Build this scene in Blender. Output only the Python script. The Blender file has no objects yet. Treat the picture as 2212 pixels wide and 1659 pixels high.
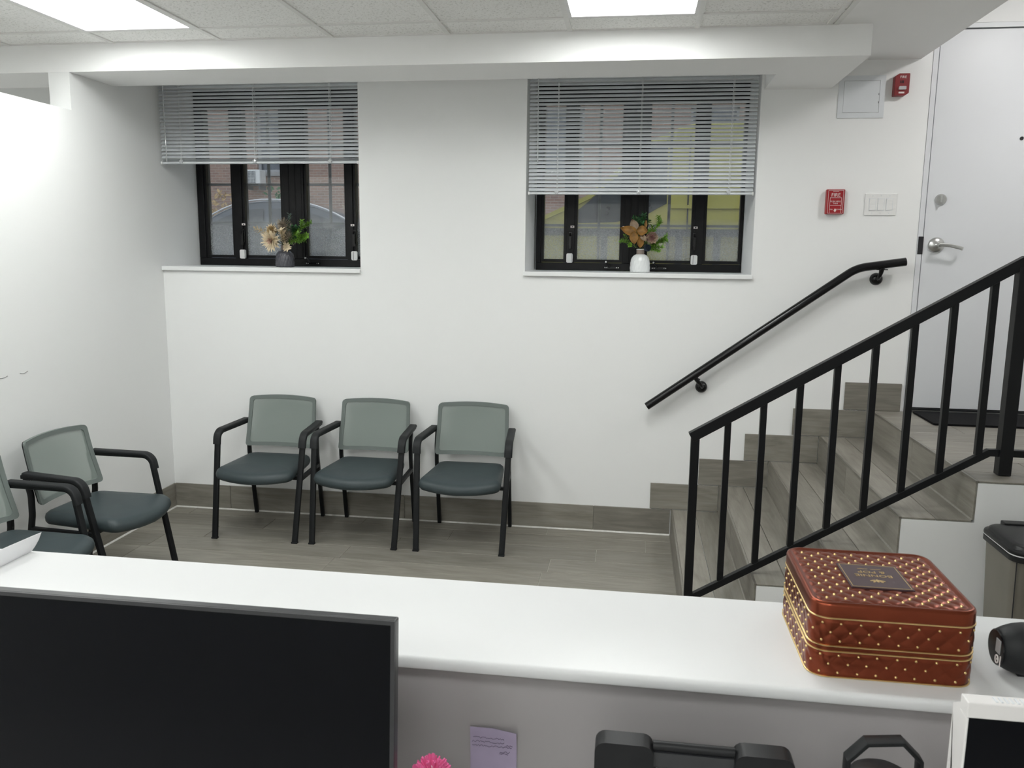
import bpy, bmesh, math, random
from mathutils import Vector, Matrix
random.seed(7)
PI = math.pi
scene = bpy.context.scene
COL = scene.collection

# ------------------------------------------------------------------ camera
YAW, PIT, ROL = math.radians(8.2157), math.radians(9.1665), math.radians(0.6612)
CAMPOS = Vector((0, 0, 1.76))
fw = Vector((-math.sin(YAW)*math.cos(PIT), math.cos(YAW)*math.cos(PIT), -math.sin(PIT)))
rt = Vector((math.cos(YAW), math.sin(YAW), 0)); up = rt.cross(fw)
rt2 = rt*math.cos(ROL)+up*math.sin(ROL); up2 = -rt*math.sin(ROL)+up*math.cos(ROL)
cam_d = bpy.data.cameras.new('camera'); cam = bpy.data.objects.new('camera', cam_d); COL.objects.link(cam)
cam_d.sensor_fit = 'HORIZONTAL'; cam_d.sensor_width = 36.0; cam_d.lens = 36.0*1788.19/2212
cam_d.clip_start = 0.02; cam_d.clip_end = 200
m = Matrix.Identity(4)
for i in range(3):
    m[i][0] = rt2[i]; m[i][1] = up2[i]; m[i][2] = -fw[i]; m[i][3] = CAMPOS[i]
cam.matrix_world = m
cam_d.dof.use_dof = True; cam_d.dof.focus_distance = 4.6; cam_d.dof.aperture_fstop = 15
scene.camera = cam

# ------------------------------------------------------------------ world and exposure
world = bpy.data.worlds.new('overcast'); scene.world = world; world.use_nodes = True
bg = world.node_tree.nodes['Background']
bg.inputs[0].default_value = (0.80, 0.90, 1.0, 1); bg.inputs[1].default_value = 1.3
scene.view_settings.view_transform = 'Standard'; scene.view_settings.look = 'None'
scene.view_settings.exposure = 0.0; scene.view_settings.gamma = 1.0
scene.view_settings.use_curve_mapping = False
PANEL_EMIT = 16.0
STAIR_EMIT = 80.0

# ------------------------------------------------------------------ materials
def nodes(name):
    mt = bpy.data.materials.new(name); mt.use_nodes = True
    nt = mt.node_tree; b = nt.nodes['Principled BSDF']
    return mt, nt, b
def mat(name, col, rough=0.5, metal=0.0, spec=0.5, noise=None, bump=None, coat=0.0):
    """noise=(scale, amount) varies the colour, bump=(scale, strength) the relief"""
    mt, nt, b = nodes(name)
    c = (*col, 1) if len(col) == 3 else col
    b.inputs['Base Color'].default_value = c; b.inputs['Roughness'].default_value = rough
    b.inputs['Metallic'].default_value = metal; b.inputs['Specular IOR Level'].default_value = spec
    b.inputs['Coat Weight'].default_value = coat
    tc = nt.nodes.new('ShaderNodeTexCoord')
    if noise:
        n = nt.nodes.new('ShaderNodeTexNoise'); n.inputs['Scale'].default_value = noise[0]; n.inputs['Detail'].default_value = 4
        nt.links.new(tc.outputs['Object'], n.inputs['Vector'])
        r = nt.nodes.new('ShaderNodeValToRGB')
        r.color_ramp.elements[0].color = tuple(max(0, x*(1-noise[1])) for x in c[:3])+(1,)
        r.color_ramp.elements[1].color = tuple(min(1, x*(1+noise[1])) for x in c[:3])+(1,)
        r.color_ramp.elements[0].position = 0.3; r.color_ramp.elements[1].position = 0.7
        nt.links.new(n.outputs['Fac'], r.inputs['Fac']); nt.links.new(r.outputs['Color'], b.inputs['Base Color'])
    if bump:
        n2 = nt.nodes.new('ShaderNodeTexNoise'); n2.inputs['Scale'].default_value = bump[0]; n2.inputs['Detail'].default_value = 3
        nt.links.new(tc.outputs['Object'], n2.inputs['Vector'])
        bp = nt.nodes.new('ShaderNodeBump'); bp.inputs['Strength'].default_value = bump[1]; bp.inputs['Distance'].default_value = 0.002
        nt.links.new(n2.outputs['Fac'], bp.inputs['Height']); nt.links.new(bp.outputs['Normal'], b.inputs['Normal'])
    return mt
def emit(name, col, s):
    mt, nt, b = nodes(name)
    b.inputs['Base Color'].default_value = (0.9, 0.9, 0.9, 1)
    b.inputs['Emission Color'].default_value = (*col, 1); b.inputs['Emission Strength'].default_value = s
    return mt
def wood_tile():
    mt, nt, b = nodes('wood_look_tile')
    tc = nt.nodes.new('ShaderNodeTexCoord'); oi = nt.nodes.new('ShaderNodeObjectInfo')
    mul = nt.nodes.new('ShaderNodeMath'); mul.operation = 'MULTIPLY'; mul.inputs[1].default_value = 60
    nt.links.new(oi.outputs['Random'], mul.inputs[0])
    add = nt.nodes.new('ShaderNodeVectorMath'); add.operation = 'ADD'
    nt.links.new(tc.outputs['Object'], add.inputs[0]); nt.links.new(mul.outputs[0], add.inputs[1])
    mp = nt.nodes.new('ShaderNodeMapping'); mp.inputs['Scale'].default_value = (1.1, 14, 14)
    nt.links.new(add.outputs[0], mp.inputs['Vector'])
    n1 = nt.nodes.new('ShaderNodeTexNoise'); n1.inputs['Scale'].default_value = 2.2; n1.inputs['Detail'].default_value = 7
    n1.inputs['Roughness'].default_value = 0.65; n1.inputs['Distortion'].default_value = 1.6
    nt.links.new(mp.outputs[0], n1.inputs['Vector'])
    mp2 = nt.nodes.new('ShaderNodeMapping'); mp2.inputs['Scale'].default_value = (0.9, 5, 5)
    nt.links.new(add.outputs[0], mp2.inputs['Vector'])
    w = nt.nodes.new('ShaderNodeTexNoise'); w.inputs['Scale'].default_value = 2.0; w.inputs['Detail'].default_value = 3; w.inputs['Distortion'].default_value = 2.5
    nt.links.new(mp2.outputs[0], w.inputs['Vector'])
    mx = nt.nodes.new('ShaderNodeMix'); mx.data_type = 'FLOAT'; mx.inputs[0].default_value = 0.5
    nt.links.new(n1.outputs['Fac'], mx.inputs[2]); nt.links.new(w.outputs['Fac'], mx.inputs[3])
    r = nt.nodes.new('ShaderNodeValToRGB'); e = r.color_ramp.elements
    e[0].position = 0.30; e[0].color = (0.165, 0.152, 0.128, 1); e[1].position = 0.70; e[1].color = (0.300, 0.283, 0.246, 1)
    nt.links.new(mx.outputs[0], r.inputs['Fac'])
    mr = nt.nodes.new('ShaderNodeMapRange'); mr.inputs[3].default_value = 0.86; mr.inputs[4].default_value = 1.14
    nt.links.new(oi.outputs['Random'], mr.inputs[0])
    vm = nt.nodes.new('ShaderNodeVectorMath'); vm.operation = 'SCALE'
    nt.links.new(r.outputs[0], vm.inputs[0]); nt.links.new(mr.outputs[0], vm.inputs['Scale'])
    nt.links.new(vm.outputs[0], b.inputs['Base Color'])
    b.inputs['Roughness'].default_value = 0.42; b.inputs['Specular IOR Level'].default_value = 0.4
    bp = nt.nodes.new('ShaderNodeBump'); bp.inputs['Strength'].default_value = 0.15; bp.inputs['Distance'].default_value = 0.001
    nt.links.new(n1.outputs['Fac'], bp.inputs['Height']); nt.links.new(bp.outputs[0], b.inputs['Normal'])
    return mt
def ceiling_tile_mat():
    mt, nt, b = nodes('mineral_fibre_tile')
    tc = nt.nodes.new('ShaderNodeTexCoord'); g = nt.nodes.new('ShaderNodeNewGeometry')
    v = nt.nodes.new('ShaderNodeTexNoise'); v.inputs['Scale'].default_value = 95; v.inputs['Detail'].default_value = 2; v.inputs['Distortion'].default_value = 0.8
    nt.links.new(g.outputs['Position'], v.inputs['Vector'])
    r = nt.nodes.new('ShaderNodeValToRGB'); e = r.color_ramp.elements
    e[0].position = 0.34; e[0].color = (0.72, 0.72, 0.70, 1); e[1].position = 0.45; e[1].color = (0.95, 0.95, 0.935, 1)
    nt.links.new(v.outputs['Fac'], r.inputs['Fac']); nt.links.new(r.outputs[0], b.inputs['Base Color'])
    bp = nt.nodes.new('ShaderNodeBump'); bp.inputs['Strength'].default_value = 0.25; bp.inputs['Distance'].default_value = 0.002
    nt.links.new(r.outputs[0], bp.inputs['Height']); nt.links.new(bp.outputs[0], b.inputs['Normal'])
    b.inputs['Roughness'].default_value = 0.95
    return mt
def mixed_transparent(name, col, fac, rough=0.8, noisy=None, gloss=0.0):
    """col with a share (1-fac) of the light passing straight through: open mesh cloth, dusty glass"""
    mt, nt, b = nodes(name)
    b.inputs['Base Color'].default_value = (*col, 1); b.inputs['Roughness'].default_value = rough
    out = nt.nodes['Material Output']
    tr = nt.nodes.new('ShaderNodeBsdfTransparent'); mx = nt.nodes.new('ShaderNodeMixShader'); mx.inputs[0].default_value = fac
    nt.links.new(tr.outputs[0], mx.inputs[1]); nt.links.new(b.outputs[0], mx.inputs[2])
    last = mx
    if noisy:
        g = nt.nodes.new('ShaderNodeNewGeometry'); sp = nt.nodes.new('ShaderNodeSeparateXYZ'); nt.links.new(g.outputs['Position'], sp.inputs[0])
        mr = nt.nodes.new('ShaderNodeMapRange'); mr.inputs[1].default_value = noisy[0]; mr.inputs[2].default_value = noisy[1]
        mr.inputs[3].default_value = noisy[2]; mr.inputs[4].default_value = noisy[3]
        nt.links.new(sp.outputs[2], mr.inputs[0])
        n = nt.nodes.new('ShaderNodeTexNoise'); n.inputs['Scale'].default_value = 130; n.inputs['Detail'].default_value = 5
        nt.links.new(g.outputs['Position'], n.inputs['Vector'])
        mr2 = nt.nodes.new('ShaderNodeMapRange'); mr2.inputs[1].default_value = 0.35; mr2.inputs[2].default_value = 0.65; mr2.inputs[3].default_value = 0.86; mr2.inputs[4].default_value = 1.14
        nt.links.new(n.outputs['Fac'], mr2.inputs[0])
        mu = nt.nodes.new('ShaderNodeMath'); mu.operation = 'MULTIPLY'
        nt.links.new(mr.outputs[0], mu.inputs[0]); nt.links.new(mr2.outputs[0], mu.inputs[1]); nt.links.new(mu.outputs[0], mx.inputs[0])
    if gloss:
        gl = nt.nodes.new('ShaderNodeBsdfGlossy'); gl.inputs['Roughness'].default_value = 0.03
        m2 = nt.nodes.new('ShaderNodeMixShader'); m2.inputs[0].default_value = gloss
        nt.links.new(last.outputs[0], m2.inputs[1]); nt.links.new(gl.outputs[0], m2.inputs[2]); last = m2
    nt.links.new(last.outputs[0], out.inputs[0])
    return mt
def brick_mat():
    mt, nt, b = nodes('far_brick')
    g = nt.nodes.new('ShaderNodeNewGeometry'); sp = nt.nodes.new('ShaderNodeSeparateXYZ'); cb = nt.nodes.new('ShaderNodeCombineXYZ')
    nt.links.new(g.outputs['Position'], sp.inputs[0]); nt.links.new(sp.outputs[0], cb.inputs[0]); nt.links.new(sp.outputs[2], cb.inputs[1])
    br = nt.nodes.new('ShaderNodeTexBrick'); br.inputs['Scale'].default_value = 1.0
    br.inputs['Brick Width'].default_value = 0.22; br.inputs['Row Height'].default_value = 0.075; br.inputs['Mortar Size'].default_value = 0.008
    br.inputs['Color1'].default_value = (0.33, 0.20, 0.15, 1); br.inputs['Color2'].default_value = (0.24, 0.15, 0.12, 1); br.inputs['Mortar'].default_value = (0.36, 0.31, 0.27, 1)
    nt.links.new(cb.outputs[0], br.inputs['Vector']); nt.links.new(br.outputs['Color'], b.inputs['Base Color'])
    b.inputs['Roughness'].default_value = 0.9
    return mt

M = {}
M['wall'] = mat('white_wall_paint', (0.875, 0.88, 0.875), 0.55, spec=0.3, bump=(220, 0.04))
M['soffit'] = mat('white_ceiling_paint', (0.93, 0.93, 0.925), 0.8, spec=0.2, bump=(180, 0.04))
M['reveal'] = mat('window_sill_white', (0.84, 0.85, 0.85), 0.35)
M['tile'] = wood_tile()
M['grout'] = mat('pale_grout', (0.42, 0.40, 0.36), 0.9, noise=(30, 0.1))
M['bead'] = mat('white_caulk_bead', (0.62, 0.61, 0.58), 0.5, noise=(40, 0.1))
M['nosing'] = mat('brushed_nosing_metal', (0.30, 0.285, 0.25), 0.35, 0.7, noise=(60, 0.1))
M['ctile'] = ceiling_tile_mat()
M['tbar'] = mat('white_grid_metal', (0.80, 0.80, 0.78), 0.4, noise=(50, 0.03))
M['lamp_frame'] = mat('lamp_frame_white', (0.82, 0.82, 0.82), 0.4, noise=(40, 0.03))
M['panel'] = emit('lit_panel', (0.975, 1.0, 0.975), PANEL_EMIT)
M['stair_lamp'] = emit('lit_dome', (1.0, 0.98, 0.96), STAIR_EMIT)
M['counter'] = mat('white_laminate', (0.74, 0.745, 0.75), 0.38, spec=0.35, noise=(3, 0.01))
M['desk'] = mat('grey_laminate', (0.55, 0.54, 0.53), 0.5, noise=(6, 0.04))
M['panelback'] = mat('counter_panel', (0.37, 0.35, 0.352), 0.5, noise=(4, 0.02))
M['blackmetal'] = mat('black_powder_coat', (0.007, 0.0075, 0.0085), 0.42, spec=0.25, bump=(400, 0.05))
M['blackgloss'] = mat('black_gloss_enamel', (0.005, 0.005, 0.006), 0.20, spec=0.4, noise=(20, 0.1))
M['chairframe'] = mat('chair_black_frame', (0.008, 0.009, 0.010), 0.45, spec=0.25, noise=(60, 0.1))
M['armpad'] = mat('chair_arm_plastic', (0.012, 0.0135, 0.015), 0.55, spec=0.3, bump=(500, 0.08))
M['seat'] = mat('slate_vinyl', (0.038, 0.052, 0.056), 0.45, spec=0.35, noise=(14, 0.08), bump=(350, 0.10))
M['meshframe'] = mat('grey_green_mesh_border', (0.15, 0.175, 0.165), 0.7, bump=(900, 0.35))
M['mesh'] = mixed_transparent('grey_green_mesh_cloth', (0.235, 0.275, 0.255), 0.78, 0.75)
M['slat'] = mat('blind_slat_enamel', (0.72, 0.75, 0.775), 0.4, noise=(8, 0.02))
M['cord'] = mat('blind_cord', (0.75, 0.76, 0.77), 0.7, noise=(60, 0.05))
M['clear'] = mixed_transparent('clear_plastic', (0.85, 0.88, 0.9), 0.45, 0.15, gloss=0.1)
M['winframe'] = mat('black_window_frame', (0.0075, 0.0075, 0.0085), 0.35, spec=0.22, noise=(18, 0.2))
M['glass'] = mixed_transparent('dusty_window_glass', (0.55, 0.58, 0.60), 0.2, 0.7, noisy=(1.90, 1.98, 0.36, 0.10), gloss=0.035)
M['muntin'] = mat('grey_muntin', (0.10, 0.11, 0.12), 0.5, noise=(30, 0.1))
M['whiteplastic'] = mat('white_plastic', (0.82, 0.82, 0.81), 0.35, noise=(30, 0.02))
M['steel'] = mat('satin_nickel', (0.58, 0.58, 0.57), 0.28, 0.95, noise=(30, 0.05))
M['darkgrey'] = mat('dark_grey_plastic', (0.010, 0.0105, 0.012), 0.45, spec=0.3, noise=(30, 0.1))
M['red'] = mat('fire_red', (0.33, 0.010, 0.016), 0.35, noise=(20, 0.06))
M['darkred'] = mat('strobe_red', (0.22, 0.012, 0.016), 0.4, noise=(20, 0.06))
M['whiteprint'] = mat('white_print', (0.80, 0.74, 0.72), 0.6, noise=(50, 0.03))
M['lens'] = mixed_transparent('strobe_lens', (0.85, 0.87, 0.88), 0.6, 0.15, gloss=0.2)
M['door'] = mat('door_white_enamel', (0.72, 0.735, 0.76), 0.36, spec=0.3, bump=(60, 0.03))
M['panelgrey'] = mat('access_panel_white', (0.72, 0.745, 0.77), 0.4, noise=(10, 0.02))
M['gap'] = mat('dark_gap', (0.015, 0.015, 0.018), 0.7, noise=(30, 0.1))
M['mat'] = mat('black_rubber_mat', (0.004, 0.004, 0.005), 0.75, spec=0.15, bump=(90, 1.0))
M['screen'] = mat('dark_screen', (0.0025, 0.003, 0.0045), 0.30, spec=0.14, noise=(2, 0.1))
M['bezel'] = mat('screen_bezel', (0.030, 0.031, 0.034), 0.35, noise=(30, 0.1))
M['whiteframe'] = mat('white_display_frame', (0.78, 0.76, 0.75), 0.35, noise=(30, 0.02))
M['copper'] = mat('copper_foil', (0.21, 0.047, 0.022), 0.30, 0.85, noise=(30, 0.06))
M['gold'] = mat('gold_foil', (0.75, 0.55, 0.25), 0.28, 0.9, noise=(60, 0.05))
M['plum'] = mat('plum_print', (0.055, 0.030, 0.036), 0.45, noise=(40, 0.1))
M['canbody'] = mat('can_taupe_steel', (0.20, 0.185, 0.155), 0.42, 0.35, noise=(6, 0.06))
M['canlid'] = mat('can_black_lid', (0.010, 0.0105, 0.011), 0.35, spec=0.35, bump=(500, 0.1))
M['bagwhite'] = mat('white_bin_liner', (0.85, 0.85, 0.86), 0.35, noise=(30, 0.05))
M['paper'] = mat('white_paper', (0.84, 0.84, 0.855), 0.7, noise=(10, 0.02))
M['note'] = mat('lilac_note_paper', (0.42, 0.36, 0.50), 0.8, noise=(20, 0.05))
M['ink'] = mat('grey_pencil_ink', (0.13, 0.11, 0.17), 0.8, noise=(60, 0.2))
M['pink'] = mat('hot_pink_fluff', (1.0, 0.20, 0.46), 0.9, noise=(60, 0.1))
M['vasegrey'] = mat('charcoal_glaze', (0.065, 0.065, 0.078), 0.22, spec=0.6, noise=(80, 0.2))
M['vasewhite'] = mat('white_glaze', (0.80, 0.82, 0.82), 0.2, spec=0.6, noise=(20, 0.02))
M['vaseneck'] = mat('taupe_glaze', (0.26, 0.21, 0.18), 0.5, noise=(60, 0.1))
M['cream'] = mat('cream_petal', (0.78, 0.66, 0.47), 0.7, noise=(40, 0.15))
M['blush'] = mat('blush_petal', (0.58, 0.38, 0.28), 0.7, noise=(40, 0.15))
M['tan'] = mat('tan_dry_flower', (0.46, 0.32, 0.15), 0.8, noise=(60, 0.3))
M['wispy'] = mat('brown_grey_fluff', (0.36, 0.30, 0.23), 0.9, noise=(60, 0.3))
M['leaf'] = mat('fresh_green_leaf', (0.16, 0.33, 0.035), 0.45, noise=(30, 0.5))
M['leafdark'] = mat('deep_green_leaf', (0.035, 0.125, 0.040), 0.5, noise=(30, 0.4))
M['leafblue'] = mat('grey_green_leaf', (0.12, 0.17, 0.15), 0.6, noise=(30, 0.3))
M['brownleaf'] = mat('ochre_brown_leaf', (0.27, 0.135, 0.028), 0.6, noise=(30, 0.35))
M['dustyrose'] = mat('dusty_rose_flower', (0.33, 0.17, 0.15), 0.7, noise=(60, 0.3))
M['taupeleaf'] = mat('taupe_leaf', (0.30, 0.22, 0.15), 0.6, noise=(30, 0.3))
M['berry'] = mat('navy_berry', (0.022, 0.034, 0.055), 0.6, noise=(30, 0.2))
M['stem'] = mat('olive_stem', (0.10, 0.12, 0.04), 0.6, noise=(30, 0.2))
M['brick'] = brick_mat()
M['asphalt'] = mat('street_asphalt', (0.11, 0.11, 0.115), 0.9, noise=(20, 0.2))
M['concrete'] = mat('sidewalk_concrete', (0.32, 0.31, 0.30), 0.9, noise=(8, 0.15))
M['carpaint'] = mat('dark_car_paint', (0.055, 0.065, 0.080), 0.18, 0.3, coat=0.6, noise=(3, 0.1))
M['carglass'] = mat('tinted_car_glass', (0.02, 0.025, 0.03), 0.06, spec=0.8, noise=(4, 0.1))
M['yellow'] = mat('yellow_truck_paint', (0.36, 0.33, 0.06), 0.35, coat=0.3, noise=(3, 0.08))
M['yellowdark'] = mat('olive_trim', (0.24, 0.21, 0.06), 0.5, noise=(10, 0.1))
M['tyre'] = mat('tyre_rubber', (0.02, 0.02, 0.02), 0.8, noise=(30, 0.2))
M['fence'] = mat('grey_fence_iron', (0.085, 0.09, 0.10), 0.5, noise=(20, 0.2))
M['acwhite'] = mat('air_conditioner_white', (0.72, 0.72, 0.70), 0.5, noise=(10, 0.05))
M['acgrille'] = mat('air_conditioner_grille', (0.15, 0.16, 0.17), 0.6, noise=(30, 0.1))
M['farwin'] = mat('far_window_glass', (0.06, 0.07, 0.09), 0.12, spec=0.7, noise=(2, 0.3))
M['farframe'] = mat('far_window_frame', (0.35, 0.35, 0.36), 0.5, noise=(10, 0.1))
M['markline'] = mat('grey_mark_line', (0.20, 0.20, 0.20), 0.9, noise=(60, 0.2))
M['cap'] = mat('chrome_print', (0.55, 0.55, 0.56), 0.4, 0.3, noise=(30, 0.1))

# ------------------------------------------------------------------ mesh helpers
class MB:
    def __init__(self): self.v = []; self.f = []
    def add(self, vs, fs):
        o = len(self.v); self.v += [tuple(p) for p in vs]; self.f += [tuple(i+o for i in f) for f in fs]; return self
    def box(self, x0, x1, y0, y1, z0, z1):
        vs = [(x, y, z) for x in (x0, x1) for y in (y0, y1) for z in (z0, z1)]
        return self.add(vs, [(0, 1, 3, 2), (4, 6, 7, 5), (0, 4, 5, 1), (2, 3, 7, 6), (0, 2, 6, 4), (1, 5, 7, 3)])
    def loops(self, rings, closed=True, cap0=True, cap1=True, wrap=False):
        n = len(rings[0]); o = len(self.v)
        for r in rings: self.v += [tuple(p) for p in r]
        k = len(rings); rng = range(n) if closed else range(n-1)
        for i in range(k if wrap else k-1):
            a = o+i*n; b = o+((i+1) % k)*n
            for j in rng:
                j2 = (j+1) % n; self.f.append((a+j, a+j2, b+j2, b+j))
        if cap0 and not wrap: self.f.append(tuple(o+j for j in reversed(range(n))))
        if cap1 and not wrap: self.f.append(tuple(o+(k-1)*n+j for j in range(n)))
        return self
    def sweep(self, path, prof, N, cap=True):
        """prof: list of (a,b), a along N, b along N x tangent; planar path with normal N, mitred"""
        N = Vector(N).normalized(); P = [Vector(p) for p in path]; rings = []
        for i, p in enumerate(P):
            d0 = (P[i]-P[i-1]).normalized() if i else None
            d1 = (P[i+1]-P[i]).normalized() if i < len(P)-1 else None
            t = ((d0 or d1)+(d1 or d0)).normalized()
            c = t.dot(d1 or d0); B = N.cross(t)/max(c, 0.3)
            rings.append([p+N*a+B*b for a, b in prof])
        return self.loops(rings, True, cap, cap)
    def tube(self, path, r, n=10, N=None):
        P = [Vector(p) for p in path]
        rs = r if isinstance(r, (list, tuple)) else [r]*len(P)
        t0 = (P[1]-P[0]).normalized()
        ref = Vector((0, 0, 1)) if abs(t0.z) < 0.9 else Vector((1, 0, 0))
        a = t0.cross(ref).normalized(); rings = []
        for i, p in enumerate(P):
            d0 = (P[i]-P[i-1]).normalized() if i else (P[1]-P[0]).normalized()
            d1 = (P[i+1]-P[i]).normalized() if i < len(P)-1 else d0
            t = (d0+d1).normalized()
            a = (a-t*a.dot(t)).normalized(); b = t.cross(a)
            rings.append([p+(a*math.cos(2*PI*k/n)+b*math.sin(2*PI*k/n))*rs[i] for k in range(n)])
        return self.loops(rings)
    def lathe(self, prof, n=32, c=(0, 0, 0), axis='Z', cap=True):
        """prof: list of (r, h)"""
        rings = []
        for r, h in prof:
            ring = []
            for k in range(n):
                a = 2*PI*k/n; x, y = r*math.cos(a), r*math.sin(a)
                q = {'Z': (x, y, h), 'Y': (x, h, -y), 'X': (h, x, y)}[axis]
                ring.append((c[0]+q[0], c[1]+q[1], c[2]+q[2]))
            rings.append(ring)
        return self.loops(rings, True, cap, cap)
    def prism(self, poly, axis, a0, a1):
        """poly in the two other axes in order (X: y,z) (Y: x,z) (Z: x,y)"""
        def mk(p, a):
            return {'X': (a, p[0], p[1]), 'Y': (p[0], a, p[1]), 'Z': (p[0], p[1], a)}[axis]
        return self.loops([[mk(p, a0) for p in poly], [mk(p, a1) for p in poly]])
    def mesh(self, name, smooth=None, bevel=0, seg=2):
        me = bpy.data.meshes.new(name); me.from_pydata(self.v, [], self.f)
        bm = bmesh.new(); bm.from_mesh(me)
        bmesh.ops.recalc_face_normals(bm, faces=bm.faces)
        if bevel:
            es = [e for e in bm.edges if len(e.link_faces) == 2 and e.calc_face_angle(0) > math.radians(35)]
            bmesh.ops.bevel(bm, geom=es, offset=bevel, segments=seg, profile=0.5, affect='EDGES', clamp_overlap=True)
        bm.to_mesh(me); bm.free()
        if smooth:
            me.shade_smooth(); me.set_sharp_from_angle(angle=math.radians(smooth))
        return me

WL = {}     # world origin of every parent
def tag(o, label=None, cat=None, group=None, kind=None):
    if label: o['label'] = label
    if cat: o['category'] = cat
    if group: o['group'] = group
    if kind: o['kind'] = kind
    return o
def thing(name, loc, label, cat, group=None, kind=None, rz=0):
    o = bpy.data.objects.new(name, None); o.empty_display_size = 0.05; COL.objects.link(o)
    o.location = loc; o.rotation_euler = (0, 0, rz); WL[o.name] = Vector(loc)
    return tag(o, label, cat, group, kind)
def part(name, mb, mt, parent, smooth=40, bevel=0, seg=2, local=False, label=None, kind=None):
    """mesh of mb (world coordinates, or parent's own when local) as a child of parent"""
    me = mb.mesh(name, smooth, bevel, seg); me.materials.append(M[mt] if isinstance(mt, str) else mt)
    o = bpy.data.objects.new(name, me); COL.objects.link(o); o.parent = parent
    if local: WL[o.name] = Vector((0, 0, 0))
    else:
        o.location = -WL[parent.name]; WL[o.name] = Vector((0, 0, 0))
    if label: o['label'] = label
    if kind: o['kind'] = kind
    return o
def solo(name, mb, mt, label, cat, group=None, kind=None, smooth=40, bevel=0, seg=2):
    """a thing or piece of the setting that is one mesh, origin at its base centre"""
    me = mb.mesh(name, smooth, bevel, seg)
    vs = [v.co.copy() for v in me.vertices]
    c = Vector(((min(v.x for v in vs)+max(v.x for v in vs))/2, (min(v.y for v in vs)+max(v.y for v in vs))/2, min(v.z for v in vs)))
    me.transform(Matrix.Translation(-c)); me.materials.append(M[mt] if isinstance(mt, str) else mt)
    o = bpy.data.objects.new(name, me); COL.objects.link(o); o.location = c; WL[o.name] = c
    return tag(o, label, cat, group, kind)
def copy_tree(o, parent=None):
    c = o.copy(); COL.objects.link(c); c.parent = parent
    for ch in [k for k in bpy.data.objects if k.parent == o]: copy_tree(ch, c)
    return c
_txt = {}
def text_mb(s, size, place, depth=0.0004, align='CENTER', sx=1.0):
    """lettering as a thin solid; place maps (u, v, w) to world"""
    cu = bpy.data.curves.new('lettering', 'FONT'); cu.body = s; cu.size = size; cu.align_x = align; cu.align_y = 'CENTER'
    cu.extrude = depth/2; cu.resolution_u = 3
    o = bpy.data.objects.new('lettering', cu); COL.objects.link(o)
    dg = bpy.context.evaluated_depsgraph_get(); me = bpy.data.meshes.new_from_object(o.evaluated_get(dg))
    mb = MB(); mb.add([place(v.co.x*sx, v.co.y, v.co.z+depth/2) for v in me.vertices], [tuple(p.vertices) for p in me.polygons])
    bpy.data.objects.remove(o); bpy.data.curves.remove(cu); bpy.data.meshes.remove(me)
    return mb
def rrect(x0, x1, y0, y1, r, n=6):
    pts = []
    for cx, cy, a0 in ((x1-r, y0+r, -PI/2), (x1-r, y1-r, 0), (x0+r, y1-r, PI/2), (x0+r, y0+r, PI)):
        for k in range(n+1):
            a = a0+PI/2*k/n; pts.append((cx+r*math.cos(a), cy+r*math.sin(a)))
    return pts
def fillet(path, rad, n=6):
    P = [Vector(p) for p in path]; out = [P[0]]
    for i in range(1, len(P)-1):
        r = rad[i-1] if isinstance(rad, (list, tuple)) else rad
        a = (P[i-1]-P[i]).normalized(); b = (P[i+1]-P[i]).normalized()
        ang = a.angle(b)
        if r <= 0 or ang > PI-0.02: out.append(P[i]); continue
        d = r/math.tan(ang/2); c = P[i]+(a+b).normalized()*(r/math.sin(ang/2))
        s = P[i]+a*d-c; e = P[i]+b*d-c; tot = s.angle(e)
        for k in range(n+1):
            t = k/n; out.append(c+(s*math.sin((1-t)*tot)+e*math.sin(t*tot))/math.sin(tot))
    out.append(P[-1]); return out
def rectp(w, h, r=0.0, n=2):
    if r <= 0: return [(-w/2, -h/2), (w/2, -h/2), (w/2, h/2), (-w/2, h/2)]
    return rrect(-w/2, w/2, -h/2, h/2, r, n)
def wall_xz(mb, y0, y1, xs, zs, holes):
    """slab in the XZ plane with rectangular holes (x0,x1,z0,z1); inner faces only at openings"""
    X = sorted(set([xs[0], xs[1]]+[h[0] for h in holes]+[h[1] for h in holes])); X = [x for x in X if xs[0] <= x <= xs[1]]
    Z = sorted(set([zs[0], zs[1]]+[h[2] for h in holes]+[h[3] for h in holes])); Z = [z for z in Z if zs[0] <= z <= zs[1]]
    def solid(i, j):
        if i < 0 or j < 0 or i >= len(X)-1 or j >= len(Z)-1: return False
        cx, cz = (X[i]+X[i+1])/2, (Z[j]+Z[j+1])/2
        return not any(h[0] < cx < h[1] and h[2] < cz < h[3] for h in holes)
    for i in range(len(X)-1):
        for j in range(len(Z)-1):
            if not solid(i, j): continue
            a, b, c, d = X[i], X[i+1], Z[j], Z[j+1]
            mb.add([(a, y0, c), (b, y0, c), (b, y0, d), (a, y0, d)], [(0, 1, 2, 3)])
            mb.add([(a, y1, c), (b, y1, c), (b, y1, d), (a, y1, d)], [(3, 2, 1, 0)])
            if not solid(i-1, j): mb.add([(a, y0, c), (a, y0, d), (a, y1, d), (a, y1, c)], [(0, 1, 2, 3)])
            if not solid(i+1, j): mb.add([(b, y0, c), (b, y1, c), (b, y1, d), (b, y0, d)], [(0, 1, 2, 3)])
            if not solid(i, j-1): mb.add([(a, y0, c), (a, y1, c), (b, y1, c), (b, y0, c)], [(0, 1, 2, 3)])
            if not solid(i, j+1): mb.add([(a, y0, d), (b, y0, d), (b, y1, d), (a, y1, d)], [(0, 1, 2, 3)])
    return mb

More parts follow.
